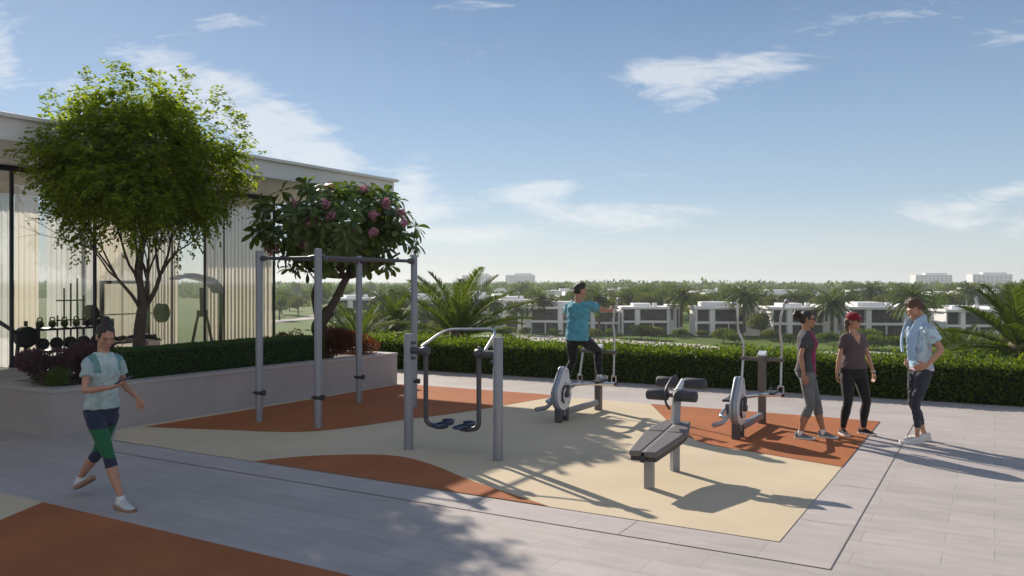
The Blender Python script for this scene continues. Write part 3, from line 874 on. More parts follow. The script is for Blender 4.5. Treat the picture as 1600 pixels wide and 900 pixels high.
prof = [(0.0, .02), (.18, .22), (.45, .62), (.72, 1.0), (.92, .72), (1.0, .12)]
for i, (c, u) in enumerate(zip(Pr, Ur)):
    c = Vector(c); ax = (Vector(u) * .7 + Vector((0, 0, .55)) + Vector(r2.normal(0, .25, 3))).normalized()
    o1 = ax.orthogonal().normalized(); o2_ = ax.cross(o1)
    nl = int(r2.integers(9, 14)); a0 = r2.uniform(0, 6.28)
    sc_ = r2.uniform(.8, 1.15)
    for j in range(nl):
        a = a0 + j * 2.399
        out_ = o1 * math.cos(a) + o2_ * math.sin(a)
        lift = .95 - 1.25 * (1 - j / nl) + r2.normal(0, .12)
        d = (out_ + ax * lift).normalized()
        ln = r2.uniform(.21, .31) * sc_; wd = ln * r2.uniform(.34, .42)
        nrm = (ax - d * ax.dot(d)); nrm = nrm.normalized() if nrm.length > 1e-3 else out_
        sd_ = d.cross(nrm)
        b = len(V)
        for (t, w) in prof:
            cen = c + d * ln * t - nrm * (ln * .28 * t * t) - Vector((0, 0, ln * .12 * t * t))
            V += [cen - sd_ * wd * w / 2 + nrm * wd * w * .13, cen, cen + sd_ * wd * w / 2 + nrm * wd * w * .13]
        for k in range(len(prof) - 1):
            q = b + k * 3
            Fq += [(q, q + 1, q + 4, q + 3), (q + 1, q + 2, q + 5, q + 4)]
lo = link('crown', new_mesh('crown', np.array([v[:] for v in V]), np.array(Fq), M['leaf_rhodo'], smooth=True, sharp=None), ft)
# blossom clusters
for (fx, fy, dy) in ((457, 318, -.9), (508, 318, -1.1), (482, 352, -1.1), (487, 342, -1.0), (628, 332, -.5), (632, 348, -.6), (583, 363, -1.05), (548, 365, -1.1), (517, 338, -1.1), (424, 392, -.6), (433, 388, -.5), (515, 292, -.4), (568, 296, -.3), (585, 336, -1.0), (476, 384, -1.0), (604, 318, -.7)):
    c = fl(fx, fy, dy * .95)
    n = 34
    u = rand_unit(n, r2); u[:, 1] -= .2
    Pc = np.array(c)[None] + u * r2.uniform(.02, .10, n)[:, None]
    Vv = []; Ff = []
    for q in range(5):
        ang = q * 1.2566
        o1 = np.cross(u, np.array([.1, .2, 1.])); o1 /= np.linalg.norm(o1, axis=1)[:, None]; o2n = np.cross(u, o1)
        Dq = o1 * math.cos(ang) + o2n * math.sin(ang) + u * .35
        v_, f_ = leaf_quads(Pc, Dq, u, .036, .028, .6)
        Ff.append(f_ + len(Vv) * n * 4); Vv.append(v_)
    leaf_obj('blossom', np.concatenate(Vv), np.concatenate(Ff), M['flower'], ft)

# ---------------------------------------------------------- palms
def palm_meshes(seed, nf=44, length=3.0, leaflets=44, lw=.05, ll=.45, spread_up=1.25, droop=1.0, trunk_h=6, tr=.22, curl=.9):
    r = np.random.default_rng(seed)
    Vv = []; Ff = []; o = 0
    st = MB()
    for i in range(nf):
        az = i * 2.39996 + r.normal(0, .12)
        e0 = spread_up - (i / nf) ** 0.9 * (spread_up + .65) + r.normal(0, .08)      # start elevation: young upright, old hanging
        Lf = length * r.uniform(.85, 1.08) * (1 - .18 * (1 - i / nf))
        n = 14; pts = [np.zeros(3)]; el = e0
        for k in range(n):
            el -= (droop * (.35 + .9 * k / n)) / n * (1.3 if e0 > 0 else .8)
            pts.append(pts[-1] + np.array([math.cos(az) * math.cos(el), math.sin(az) * math.cos(el), math.sin(el)]) * Lf / n)
        pts = np.array(pts)
        st.tube([Vector(p) for p in pts[::2]], .02, 4, rr=list(np.linspace(.028, .006, len(pts[::2])) * length / 3))
        t = np.linspace(.12, .99, leaflets)
        idx = np.clip((t * n).astype(int), 0, n - 1); fr = t * n - idx
        Pp = pts[idx] * (1 - fr)[:, None] + pts[idx + 1] * fr[:, None]
        Tt = pts[idx + 1] - pts[idx]; Tt /= np.linalg.norm(Tt, axis=1)[:, None]
        sd0 = np.array([-math.sin(az), math.cos(az), 0.0])
        up = np.cross(Tt, sd0[None]); up /= np.linalg.norm(up, axis=1)[:, None]
        up = np.where(up[:, 2:3] < 0, -up, up)
        for s in (-1, 1):
            Dl = Tt * .75 + s * sd0[None] * .75 + up * .28 + r.normal(0, .07, (leaflets, 3)) + np.array([0, 0, -.12])[None]
            Nl = up + s * sd0[None] * -.4
            l_ = ll * (np.sin(np.clip(t * 1.02, 0, 1) * math.pi) ** .5 * .9 + .15) * r.uniform(.85, 1.1, leaflets)
            v_, f_ = leaf_quads(Pp, Dl, Nl, l_, lw, .3)
            Vv.append(v_); Ff.append(f_ + o); o += len(v_)
    crown = new_mesh('palm_fronds', np.concatenate(Vv), np.concatenate(Ff), M['palm_leaf'], smooth=False)
    stalk = new_mesh('palm_stalks', st.v, st.f, M['palm_leaf'])
    tb = MB()
    nseg = 14; prof_ = []
    for k in range(nseg * 2 + 1):
        z = -trunk_h * (1 - k / (nseg * 2))
        prof_.append((tr * (1 + (.12 if k % 2 else 0)) * (1.15 - .2 * k / (nseg * 2)), z))
    prof_ += [(tr * 1.35, .05), (tr * 1.1, .3), (tr * .4, .5)]
    tb.lathe(prof_, n=12)
    tmesh = new_mesh('palm_trunk', tb.v, tb.f, M['palm_bark'])
    return crown, stalk, tmesh
def place_palm(meshes, loc, rz, label, s=1.0, group=None, name='palm_tree', tilt=0, trunk_only=None):
    r = empty(name, loc, rz, label, 'palm', group); r.scale = (s, s, s)
    r.rotation_euler = (tilt, tilt * .5, rz)
    link('frond_crown', meshes[0], r); link('frond_stalks', meshes[1], r); link('trunk', meshes[2], r)
    return r
big_palm = palm_meshes(5, nf=44, length=3.7, leaflets=64, lw=.06, ll=.55, spread_up=1.35, droop=.62, trunk_h=10.3, tr=.28)
c = at(716, 530, 31)
place_palm(big_palm, c[:], .5, 'big date palm crown with arching fronds just beyond the hedge')
c = at(1592, 548, 30); place_palm(big_palm, c[:], 2.0, 'dense date palm beyond the hedge at the right edge', s=1.0)
c = at(1500, 575, 36); place_palm(big_palm, c[:], 4.1, 'low date palm beyond the hedge, left of the one at the right edge', s=.75)
c = at(560, 545, 40); place_palm(big_palm, c[:], 1.1, 'date palm low behind the far end of the planter, left of the big crown', s=.85)
c = at(618, 512, 52); place_palm(big_palm, c[:], 3.3, 'date palm half hidden behind the pull up frame', s=.9)
mid_palm = [palm_meshes(40 + k, nf=50, length=5.2, leaflets=26, lw=.16, ll=.95, spread_up=1.2, droop=1.15, trunk_h=7.5, tr=.30) for k in range(3)]
for k, (px, py, base, s, lab) in enumerate([
    (845, 468, 521, .92, 'round headed palm before the white villa left of the exercising man'),
    (806, 482, 522, .70, 'smaller palm just left of the palm before the leftmost villa'),
    (935, 468, 525, .98, 'palm standing behind the man on the trainer'),
    (1065, 462, 522, .95, 'tall palm between the two villas in the middle'),
    (1163, 464, 526, 1.05, 'tall dark palm behind the right hand trainer'),
    (1300, 474, 530, 1.05, 'palm behind the woman with the red cap'),
    (1424, 466, 535, 1.15, 'broad palm above the head of the man with the towel'),
    (1360, 455, 500, .95, 'palm rising behind the villa roofs between cap woman and towel man'),
    (1515, 455, 505, .85, 'distant palm over the rightmost villa roofs'),
    (1572, 462, 512, .9, 'distant palm behind the dense right edge palm'),
    (632, 462, 512, .95, 'tall palm right behind the rear pull up post'),
    (598, 465, 515, .85, 'tall palm between the two right pull up posts'),
    (668, 480, 520, .8, 'palm left of the big date palm crown'),
    (770, 474, 515, .75, 'palm right of the big date palm crown'),
    (905, 470, 510, .7, 'palm partly hidden behind the exercising man'),
    (1240, 466, 505, .75, 'palm over the villa roof left of the woman with the ponytail')]):
    Y = 12 * 1300.0 / (base - 441)
    c = at(px, py, Y)
    place_palm(mid_palm[k % 3], c[:], k * 1.7, lab, s=s * Y / 190 if Y > 190 else s, tilt=.03 * (k % 3 - 1))
def near_label(px):
    marks = [(505, 'by the trunk of the flowering tree'), (560, 'between the flowering tree and the pull up posts'), (612, 'behind the right rear pull up post'), (660, 'left of the big date palm'), (716, 'under the big date palm'), (775, 'right of the big date palm'), (850, 'before the leftmost near villa'), (905, 'left of the exercising man'), (960, 'right of the exercising man'), (1012, 'before the villa beside the exercising man'), (1065, 'by the tall middle palm'), (1110, 'left of the empty trainer'), (1150, 'behind the empty trainer'), (1205, 'behind the right lever of the empty trainer'), (1250, 'behind the ponytail woman'), (1290, 'between the two women'), (1335, 'behind the woman in the red cap'), (1385, 'between the cap woman and the towel man'), (1440, 'behind the man with the towel'), (1485, 'right of the man with the towel'), (1530, 'left of the dense right edge palm'), (1590, 'at the right edge behind the dense palm')]
    return min(marks, key=lambda m: abs(m[0] - px))[1]
# ================================================================== VILLAS, WOODS, TOWERS BELOW
def villa(px, base, s, yaw, label, flip=False, lod=0, group=None, name='villa'):
    Y = 12 * 1300.0 / (base - 441)
    loc = at(px, base, Y)
    r_ = empty(name, (loc.x, loc.y, TZ), yaw, label, 'villa', group); r_.scale = (s, s, s * 1.06)
    mx_ = -1 if flip else 1
    def bx(mb, x0, x1, y0, y1, z0, z1):
        if mx_ < 0: x0, x1 = -x1, -x0
        mb.box(((x0 + x1) / 2, (y0 + y1) / 2, (z0 + z1) / 2), (x1 - x0, y1 - y0, z1 - z0))
    wall = MB()
    bx(wall, -6.2, 6.2, .9, 12, 0, 6.3)                     # core, set behind the frame
    for x0, x1 in ((-6.5, -6.2), (-2.95, -1.75), (5.7, 6.0)): bx(wall, x0, x1, 0, 1.2, 0, 6.4)   # fins
    bx(wall, 1.7, 1.95, .35, 1.2, 0, 3.0)
    bx(wall, -6.5, 6.0, .05, .95, 2.95, 3.4)                 # floor band
    wall.build('wall', M['villa_white'], r_, smooth=False)
    bl = MB(); bx(bl, 6.21, 10.0, 3.4, 12.5, 0, 7.4)
    bl.build('stair_block', M['villa_white'], r_, smooth=False)
    rf = MB(); bx(rf, -6.8, 6.25, -.35, 12.2, 6.41, 6.95); rr_ = rf.build('roof', M['villa_white'], r_, smooth=False)
    vv_ = (px * 7.3) % 1.0; pr = MB(); bx(pr, -3.2 - 2.4 * vv_, 1.6 + 3.4 * vv_, 3.5, 11.0, 6.96, 7.7 + .8 * vv_); bx(pr, 2.0 + 2 * vv_, 3.1 + 2 * vv_, 2.4, 3.4, 6.96, 7.9); pr.build('roof_parapet', M['villa_white'], rr_, smooth=False)
    if lod == 0:
        for (x0, x1, z0, z1) in ((-5.9, -3.2, .1, 2.8), (-5.9, -3.2, 3.5, 6.2), (-1.5, 1.6, .1, 2.8), (2.0, 5.4, .1, 2.8), (-1.4, 5.4, 3.5, 6.2)):
            fm = MB()
            n = max(2, int((x1 - x0) / 1.1))
            for k in range(n + 1):
                x = x0 + (x1 - x0) * k / n; bx(fm, x - .045, x + .045, .74, .86, z0, z1)
            bx(fm, x0, x1, .75, .85, z1 - .1, z1 - .005); bx(fm, x0, x1, .75, .85, z0 + .005, z0 + .08)
            fo_ = fm.build('window', M['frame_dark'], r_, smooth=False)
            g_ = MB(); bx(g_, x0, x1, .82, .84, z0 + .01, z1 - .01); g_.build('pane', M['window_glass'], fo_, smooth=False)
        rl = MB()
        for z in (4.45,): bx(rl, -6.2, -2.95, .1, .13, z, z + .06); bx(rl, -1.75, 5.7, .1, .13, z, z + .06)
        rl.build('balcony_rail', M['steel_dark'], r_, smooth=False)
        for (x0, x1, z0, z1) in ((7.0, 7.6, 3.6, 6.4), (8.6, 9.0, 1.0, 6.2)):
            g_ = MB(); bx(g_, x0, x1, 3.36, 3.39, z0, z1); g_.build('window', M['window_glass'], r_, smooth=False)
        gw = MB(); bx(gw, 6.3, 9.8, 1.3, 1.5, 0, 1.6); gw.build('garden_wall', M['villa_white'], r_, smooth=False)
    else:
        for (x0, x1, z0, z1) in ((-5.9, -3.2, 3.5, 6.2), (-1.5, 5.4, .1, 2.8), (-1.4, 5.4, 3.5, 6.2)):
            g_ = MB(); bx(g_, x0, x1, .84, .88, z0, z1); g_.build('window', M['window_glass'], r_, smooth=False)
    return r_
for (px, base, s, yaw, fl_p, lab) in (
    (862, 522, .86, -.20, True, 'white two storey villa behind the round palm, left of the exercising man'),
    (938, 521.5, .74, -.10, False, 'white villa seen directly behind the exercising man'),
    (1010, 522.5, .86, -.05, False, 'white two storey villa right of the exercising man, left of the tall middle palm'),
    (1128, 525, .88, -.05, False, 'white two storey villa just left of the right hand trainer'),
    (1250, 528, .90, -.05, False, 'white two storey villa behind the woman with the ponytail'),
    (1374, 529.5, .92, -.03, False, 'white two storey villa between the cap woman and the man with the towel'),
    (1520, 531, .86, .02, False, 'rightmost near white villa, half hidden by palms')):
    villa(px, base, s, yaw, lab, fl_p)
for (px, base, s, yaw, lab) in (
    (560, 505, 1.0, .3, 'small white villa glimpsed between the flowering tree trunk and a pull up post'),
    (665, 507, 1.0, .2, 'white villa glimpsed behind the big date palm, left side'),
    (735, 509, 1.1, .1, 'white villa glimpsed through the fronds of the big date palm'),
    (800, 512, 1.0, 0, 'white villa between the big date palm and the smaller palm'),
    (905, 494, 1.0, .1, 'white villa roof showing left of the exercising man, second row'),
    (1225, 496, 1.1, .0, 'second row white roof above the ponytail woman'),
    (1365, 498, 1.1, .1, 'second row white roof right of the red cap'),
    (1480, 500, 1.1, -.1, 'white roof right of the broad palm, beyond the villas'),
    (1540, 494, 1.1, .1, 'far white roof near the right edge, left of the distant palm')):
    villa(px, base, s, yaw, lab, lod=1)
# very far low buildings in the trees
def low_block(px, base, w, h, label):
    Y = 12 * 1300.0 / (base - 441); c = at(px, base, Y)
    r_ = empty('distant_house', (c.x, c.y, TZ), 0, label, 'house', 'low pale houses far out among the trees')
    m = MB().box((0, 6, h / 2), (w, 12, h)); m.box((w * .2, 6, h + .5), (w * .4, 8, 1.0)); m.build('wall', M['villa_white'], r_, smooth=False)
    g = MB()
    n = int(w / 4)
    for k in range(n):
        for z in (1.5, 4.6):
            if z < h - 1: g.box((-w / 2 + (k + .5) * w / n, -.03, z), (2.0, .1, 1.7))
    g.build('window', M['window_glass'], r_, smooth=False)
rl_ = np.random.default_rng(5)
for k in range(40):
    px = 560 + k * 27 + rl_.uniform(-9, 9); base = rl_.uniform(458, 478)
    low_block(px, base, rl_.uniform(12, 26), rl_.uniform(5.5, 8), 'low pale house %s among the trees, ' % ('very far' if base < 465 else 'far') + near_label(px))
# hazy slab towers on the horizon
def slab_tower(px0, px1, ytop, dist, label, seed):
    c0 = at(px0, ytop, dist); c1 = at(px1, ytop, dist); w = c1.x - c0.x; h = c0.z - TZ
    r_ = empty('apartment_block', ((c0.x + c1.x) / 2, dist, TZ), 0, label, 'building')
    m = MB().box((0, 10, h / 2), (w, 20, h)); m.build('wall', M['villa_white'], r_, smooth=False)
    MB().box((w * .1, 10, h + 1.5), (w * .6, 10, 3)).build('roof', M['villa_white'], r_, smooth=False)
    n = 9; fl2 = int(h / 3.4)
    g = MB()
    for j in range(3, fl2):
        for k in range(n):
            g.box((-w / 2 + (k + .5) * w / n, -.05, j * 3.4 + .8), (w / n * .62, .2, 1.7))
    g.build('window', M['villa_grey'], r_, smooth=False)
slab_tower(722, 768, 430, 1500, 'hazy pale apartment block on the horizon, left of its twin behind the date palm', 1)
slab_tower(790, 836, 429.5, 1500, 'hazy pale apartment block on the horizon, right one of the left pair', 2)
slab_tower(1431, 1488, 429.5, 1350, 'hazy apartment block on the horizon above the man with the towel', 3)
slab_tower(1520, 1582, 428.5, 1350, 'hazy wide apartment block on the horizon at the far right', 4)

# trees: a few crown shapes, many copies
def wood_mesh(seed, h, rx, n, ls, lumps=14, trunk_h=.35):
    r = np.random.default_rng(seed)
    cs = rand_unit(lumps, r) * r.uniform(.3, .72, (lumps, 1)) * np.array([rx, rx, h * .36])[None]
    cs[:, 2] += h * .60
    k = r.integers(0, lumps, n)
    U_ = rand_unit(n, r)
    rr_ = r.uniform(.26, .44, lumps)
    P = cs[k] + U_ * (rr_[k] * r.uniform(.5, 1, n) ** .4)[:, None] * np.array([rx, rx, h * .40])[None]
    keep = P[:, 2] > h * .16
    P = P[keep]; U_ = U_[keep]; n = len(P)
    V, Fc = leaf_quads(P, U_ * .6 + rand_unit(n, r) * .9, rand_unit(n, r) + U_ * .8, r.uniform(.7, 1.3, n) * ls, r.uniform(.6, .9, n) * ls)
    tm_ = MB(); tm_.tube([(0, 0, -.3), (.05, 0, h * .2), (0, .1, h * .5)], .2, 7, rr=[h * .035, h * .025, h * .015])
    for j in range(5):
        e = cs[j]; tm_.tube([(0, .05, h * .28), (e[0] * .5, e[1] * .5, h * .42), tuple(e)], .1, 5, rr=[h * .018, h * .012, h * .005])
    return (new_mesh('crown_mesh', V, Fc, M['far_leaf' if seed % 2 else 'far_leaf2'], smooth=False), new_mesh('trunk_mesh', tm_.v, tm_.f, M['bark']))
woods = [wood_mesh(60 + k, h, rx, 2600, .42) for k, (h, rx) in enumerate(((8, 4.4), (9.5, 4.2), (7, 4.8), (10.5, 5.2), (8, 3.4)))]
def place_wood(k, x, y, s, rz, label, group=None, cat='tree', name='broadleaf_tree'):
    r_ = empty(name, (x, y, TZ), rz, label, cat, group); r_.scale = (s, s, s)
    link('crown', woods[k][0], r_); link('trunk', woods[k][1], r_)
    return r_
def pw(px, base, k, s, label, group=None):
    Y = 12 * 1300.0 / (base - 441); c = at(px, base, Y)
    place_wood(k, c.x, c.y, s, (px * 1.7) % 6.28, label, group)
# trees one can point at
for (px, base, k, s, lab) in (
    (1188, 530, 0, .78, 'round green bushy tree on the lawn before the villa, behind the right hand trainer'),
    (1440, 524, 3, 1.05, 'dark green tree right of the man with the towel, by the villa'),
    (1465, 527, 1, .95, 'second dark tree right of the villa with the gable fins'),
    (1340, 512, 0, .9, 'tree between the villas just right of the red cap'),
    (1085, 512, 4, .9, 'tree in the gap between the two middle villas'),
    (770, 523, 2, .75, 'broad low tree right of the big date palm'),
    (640, 520, 0, .8, 'tree right behind the rear right pull up post'),
    (585, 521, 2, .9, 'broad tree between the flowering tree trunk and the pull up posts'),
    (530, 520, 3, .75, 'tree just right of the flowering tree trunk'),
    (690, 527, 2, .7, 'low spreading tree below the left fronds of the big date palm'),
    (610, 532, 4, .6, 'small bushy tree above the hedge left of the date palm')):
    pw(px, base, k, s, lab)
for i, (px, base, k, s, lab) in enumerate((
    (1092, 508, 0, 1.25, 'rounded tree behind the gap left of the second middle villa'), (1040, 500, 3, 1.15, 'dark tree rising above the roof of the villa right of the exercising man'),
    (985, 500, 1, 1.2, 'tree above the left half of the villa right of the exercising man'), (1205, 505, 2, 1.25, 'tree in the gap right of the right hand trainer lever'),
    (1140, 499, 3, 1.2, 'tree above the villa roof behind the right hand trainer'), (1320, 506, 1, 1.2, 'tree behind the red cap'), (1255, 498, 0, 1.3, 'tree above the ponytail woman, beyond the roofs'),
    (1400, 499, 3, 1.2, 'dark tree beyond the roofs left of the man with the towel'), (1290, 500, 2, 1.3, 'wide tree beyond the roofs between the two women'), (900, 506, 1, 1.1, 'tree beyond the roofs left of the exercising man'),
    (960, 507, 0, 1.0, 'tree in the gap right of the exercising man'), (830, 503, 3, 1.1, 'tree beyond the leftmost near villa'), (1185, 500, 3, 1.1, 'dark tree beyond the roofs between the trainer levers'),
    (1060, 498, 2, 1.2, 'wide tree beyond the tall middle palm'), (1475, 506, 0, 1.3, 'tree beyond the villas right of the man with the towel'), (875, 500, 2, 1.2, 'wide tree beyond the leftmost near villa roof'))):
    pw(px, base, k, s, lab)
# bushes along the lawn
bush = [wood_mesh(80 + k, 2.4, 2.2, 1500, .26) for k in range(3)]
rb = np.random.default_rng(9)
bl_ = [(928, 529, 1.0), (955, 525, .8), (1003, 531, 1.6), (1018, 531, 1.3), (1060, 528, 1.0), (1098, 527, .8), (1130, 536, 1.4), (1148, 538, 1.2), (1205, 533, 1.2), (1235, 534, .8), (1262, 533, .8), (1330, 535, 1.3), (1350, 545, 1.7), (1362, 548, 1.4), (1395, 536, .9), (1455, 541, 1.5), (1475, 548, 1.6), (1400, 546, 1.2), (1512, 549, 1.7), (1540, 556, 1.8), (790, 527, 1.2), (820, 525, .9), (866, 526, .9), (740, 527, 1.3), (655, 529, 1.5), (570, 530, 1.4), (592, 534, 1.8), (700, 531, 1.6), (1290, 538, 1.2), (1570, 558, 1.8), (1590, 552, 1.6), (540, 528, 1.6), (560, 538, 1.8), (515, 530, 1.5), (625, 537, 1.7), (675, 536, 1.4)]
for i, (px, base, s) in enumerate(bl_):
    Y = 12 * 1300.0 / (base - 441); c = at(px, base, Y)
    r_ = empty('lawn_bush', (c.x, c.y, TZ), i * 1.3, ('large' if s >= 1.5 else 'small' if s < 1.05 else 'medium') + ' bush on the lawn ' + near_label(px), 'bush', 'bushes on the lawn between the terrace and the villas'); r_.scale = (s, s, s * .9)
    link('foliage', bush[i % 3][0], r_); link('stem', bush[i % 3][1], r_)
# the wooded middle distance
rw = np.random.default_rng(12)
cnt = 0
for k in range(262):
    t = rw.random()
    base = 453 + 50 * t ** 1.2
    px = rw.uniform(420, 1640)
    if base > 506 and 860 < px < 1430: base = rw.uniform(476, 500)
    Y = 12 * 1300.0 / (base - 441); c = at(px, base, Y)
    place_wood(int(rw.integers(0, 5)), c.x, c.y, rw.uniform(.85, 1.25) * (1 + .15 * (Y > 400)), rw.uniform(0, 6.28), (('far' if base < 470 else 'middle' if base < 487 else 'nearer') + ' tree of the wooded belt ' + near_label(px)), 'trees of the belt among and beyond the villas')
# trees seen past the pavilion's end and through its glass, on the golf course
for k in range(26):
    base = rw.uniform(466, 478); px = rw.uniform(-150, 560)
    Y = 12 * 1300.0 / (base - 441); c = at(px, base, Y)
    place_wood(int(rw.integers(0, 5)), c.x, c.y, rw.uniform(.8, 1.2), rw.uniform(0, 6.28), ('tree beyond the golf lawn, ' + ('seen through the pavilion glass' if px < 428 else 'seen between the pavilion and the flowering tree' if px < 500 else 'right of the flowering tree trunk')), 'trees along the golf lawn')
# far forest: one mass nobody could count
nF = 5200
rF = np.random.default_rng(14)
Yf = 620 + 2600 * rF.random(nF) ** 1.6
Xf = (rF.uniform(-250, 1750, nF) - 800) / 1300 * Yf
Vv = []; Ff = []
hh = rF.uniform(7, 12.5, nF) * (1 + .12 * np.sin(Xf * .01))
q = 26
k = np.repeat(np.arange(nF), q)
U_ = rand_unit(len(k), rF); U_[:, 2] = np.abs(U_[:, 2])
P = np.stack([Xf[k], Yf[k], np.full(len(k), TZ)], 1) + U_ * np.stack([hh[k] * .65, hh[k] * .65, hh[k]], 1) * rF.uniform(.6, 1, (len(k), 1))
V, Fc = leaf_quads(P, U_ + rand_unit(len(k), rF), rand_unit(len(k), rF) + U_, rF.uniform(2.2, 4.2, len(k)), rF.uniform(1.8, 3.0, len(k)))
tag(link('far_forest', new_mesh('far_forest', V, Fc, M['far_leaf'], smooth=False)), 'distant forest along the horizon', 'forest', kind='stuff')

# ------------------------------------------------------------------ air
HAZE = True
if HAZE:
    hm, nt, out = mat_base('haze_air')
    pv_ = nt.nodes.new('ShaderNodeVolumePrincipled')
    pv_.inputs['Color'].default_value = (0.93, 0.97, 1.0, 1)
    pv_.inputs['Density'].default_value = 0.00023
    pv_.inputs['Anisotropy'].default_value = 0.2
    nt.links.new(pv_.outputs[0], out.inputs['Volume'])
    hz = MB().box((0, 1900, 8), (5600, 4400, 42)); ho = hz.build('haze', hm, smooth=False)
    tag(ho, kind='stuff')
# ================================================================== OUTDOOR EXERCISE EQUIPMENT
# ---- pull up frame
P1, P2, P3, P4 = G(405, 660), G(497, 669.5), G(561, 629), G(647, 637)
puf = empty('pull_up_frame', P2[:], 0, 'tall grey four post pull up frame standing on the terracotta field', 'pull-up frame')
for p, ht in ((P1, 2.45), (P2, 2.46), (P3, 2.44), (P4, 2.44)):
    q = p - P2
    mb = MB().lathe([(.052, 0), (.052, ht - .015), (.047, ht - .003), (.03, ht)], (q.x, q.y, 0), 24)
    mb.lathe([(.058, 0), (.058, .012)], (q.x, q.y, 0), 24)
    po = mb.build('post', M['steel'], puf)
    cl_ = MB().lathe([(.06, .40), (.061, .405), (.061, .445), (.06, .45)], (q.x, q.y, 0), 24)
    cl_.box((q.x + .075, q.y - .02, .425), (.05, .035, .075)); cl_.box((q.x - .072, q.y, .425), (.035, .03, .03))
    cl_.build('clamp', M['black'], po, bevel=.004)
def bar(a, b, r, z, parent, mat, collar=True):
    a = Vector((a.x, a.y, z)); b = Vector((b.x, b.y, z)); d = (b - a).normalized()
    o = MB().tube([a + d * .045, b - d * .045], r, 14).build('bar', mat, parent)
    for e, s_ in ((a, 1), (b, -1)):
        MB().tube([e + d * s_ * .045, e + d * s_ * .075, e + d * s_ * .12, e + d * s_ * .17], r, 14, rr=[r * 1.9, r * 1.9, r * 1.7, r * 1.1]).build('collar', mat, o)
Z0 = Vector((0, 0, 0))
bar(P1 - P2, P3 - P2, .019, 2.345, puf, M['steel_dark'])
bar(P2 - P2, P4 - P2, .026, 2.335, puf, M['steel_dark'])
bar(P1 - P2, P2 - P2, .019, 2.34, puf, M['steel_dark'])
bar(P3 - P2, P4 - P2, .019, 2.34, puf, M['steel_dark'])

# ---- air walker
W1, W2 = G(638.5, 703), G(778, 720)
aw = empty('air_walker', W1[:], 0, 'grey two post air walker with hanging swing legs and navy foot plates', 'air walker')
wd = (W2 - W1).normalized(); W = W2 - W1
for q, ht in ((Z0, 1.39), (W, 1.385)):
    MB().lathe([(.056, 0), (.056, ht - .012), (.05, ht - .002), (.03, ht)], (q.x, q.y, 0), 24).lathe([(.064, 0), (.064, .01)], (q.x, q.y, 0), 24).build('post', M['steel'], aw)
hubs = []
for q, s_ in ((Z0, 1), (W, -1)):
    a = q + wd * s_ * .05; a.z = 1.19
    b = a + wd * s_ * .155
    arm = MB().tube([a, b], .043, 18)
    arm.tube([b, b + wd * s_ * .012, b + wd * s_ * .075, b + wd * s_ * .085], .05, 18, rr=[.05, .056, .056, .048])
    ar = arm.build('pivot_arm', M['steel_dark'], aw)
    for z in (1.10, 1.28):
        MB().box((a.x + wd.x * s_ * .02, a.y + wd.y * s_ * .02, z), (.05, .05, .035), Matrix.Rotation(YAW2, 3, 'Z')).build('bracket', M['steel_dark'], ar, bevel=.004)
    MB().lathe([(.016, 0), (.016, .02), (.01, .026)], (b.x + wd.x * s_ * .04, b.y + wd.y * s_ * .04, 1.245), 10).build('bolt_cap', M['steel_dark'], ar)
    h = b + wd * s_ * .045
    hubs.append(h)
    sw = .0
    low = Vector((h.x, h.y, .34)); fwd_ = E2 * (.04 if s_ > 0 else -.04)
    foot = low + wd * s_ * .15 - Vector((0, 0, .03))
    leg_ = MB().tube(bend([Vector((h.x, h.y, 1.15)), low - Vector((0, 0, .0)), foot + wd * s_ * .03], .10, 7), .029, 14)
    lo_ = leg_.build('swing_leg', M['steel_dark'], aw)
    # foot plate with raised rim and heel cup
    fc = foot + wd * s_ * .07 + E2 * .04 + Vector((0, 0, .025))
    Rm = Matrix.Rotation(YAW2, 3, 'Z')
    outl = [(-.055, -.15), (.055, -.15), (.068, -.05), (.07, .09), (.045, .15), (0, .168), (-.045, .15), (-.07, .09), (-.068, -.05)]
    pts2 = [Rm @ Vector((x, y, 0)) + fc for x, y in outl]
    pm = MB().prism([(p.x, p.y) for p in pts2], fc.z - .012, fc.z + .004)
    pm.tube([p + Vector((0, 0, .012)) for p in pts2[1:] + [pts2[0]]], .011, 6)
    pd = pm.build('foot_plate', M['pedal'], aw)
    MB().tube([p + Vector((0, 0, .035)) for p in (pts2[2], pts2[3], pts2[4], pts2[5], pts2[6], pts2[7])], .014, 8).build('toe_guard', M['pedal'], pd)
    MB().box((fc.x, fc.y, fc.z - .03), (.06, .12, .03), Rm).build('plate_mount', M['steel_dark'], pd, bevel=.004)
h1, h2 = hubs
rail = [h1 + Vector((0, 0, .05)) - wd * .06, h1 + E2 * .26 + wd * .10 + Vector((0, 0, .245)), h2 + E2 * .26 + wd * .10 + Vector((0, 0, .27)), h2 + E2 * .04 + wd * .06 + Vector((0, 0, .04))]
MB().tube(bend(rail, .14, 8), .0165, 12).build('hand_rail', M['chrome'], aw)

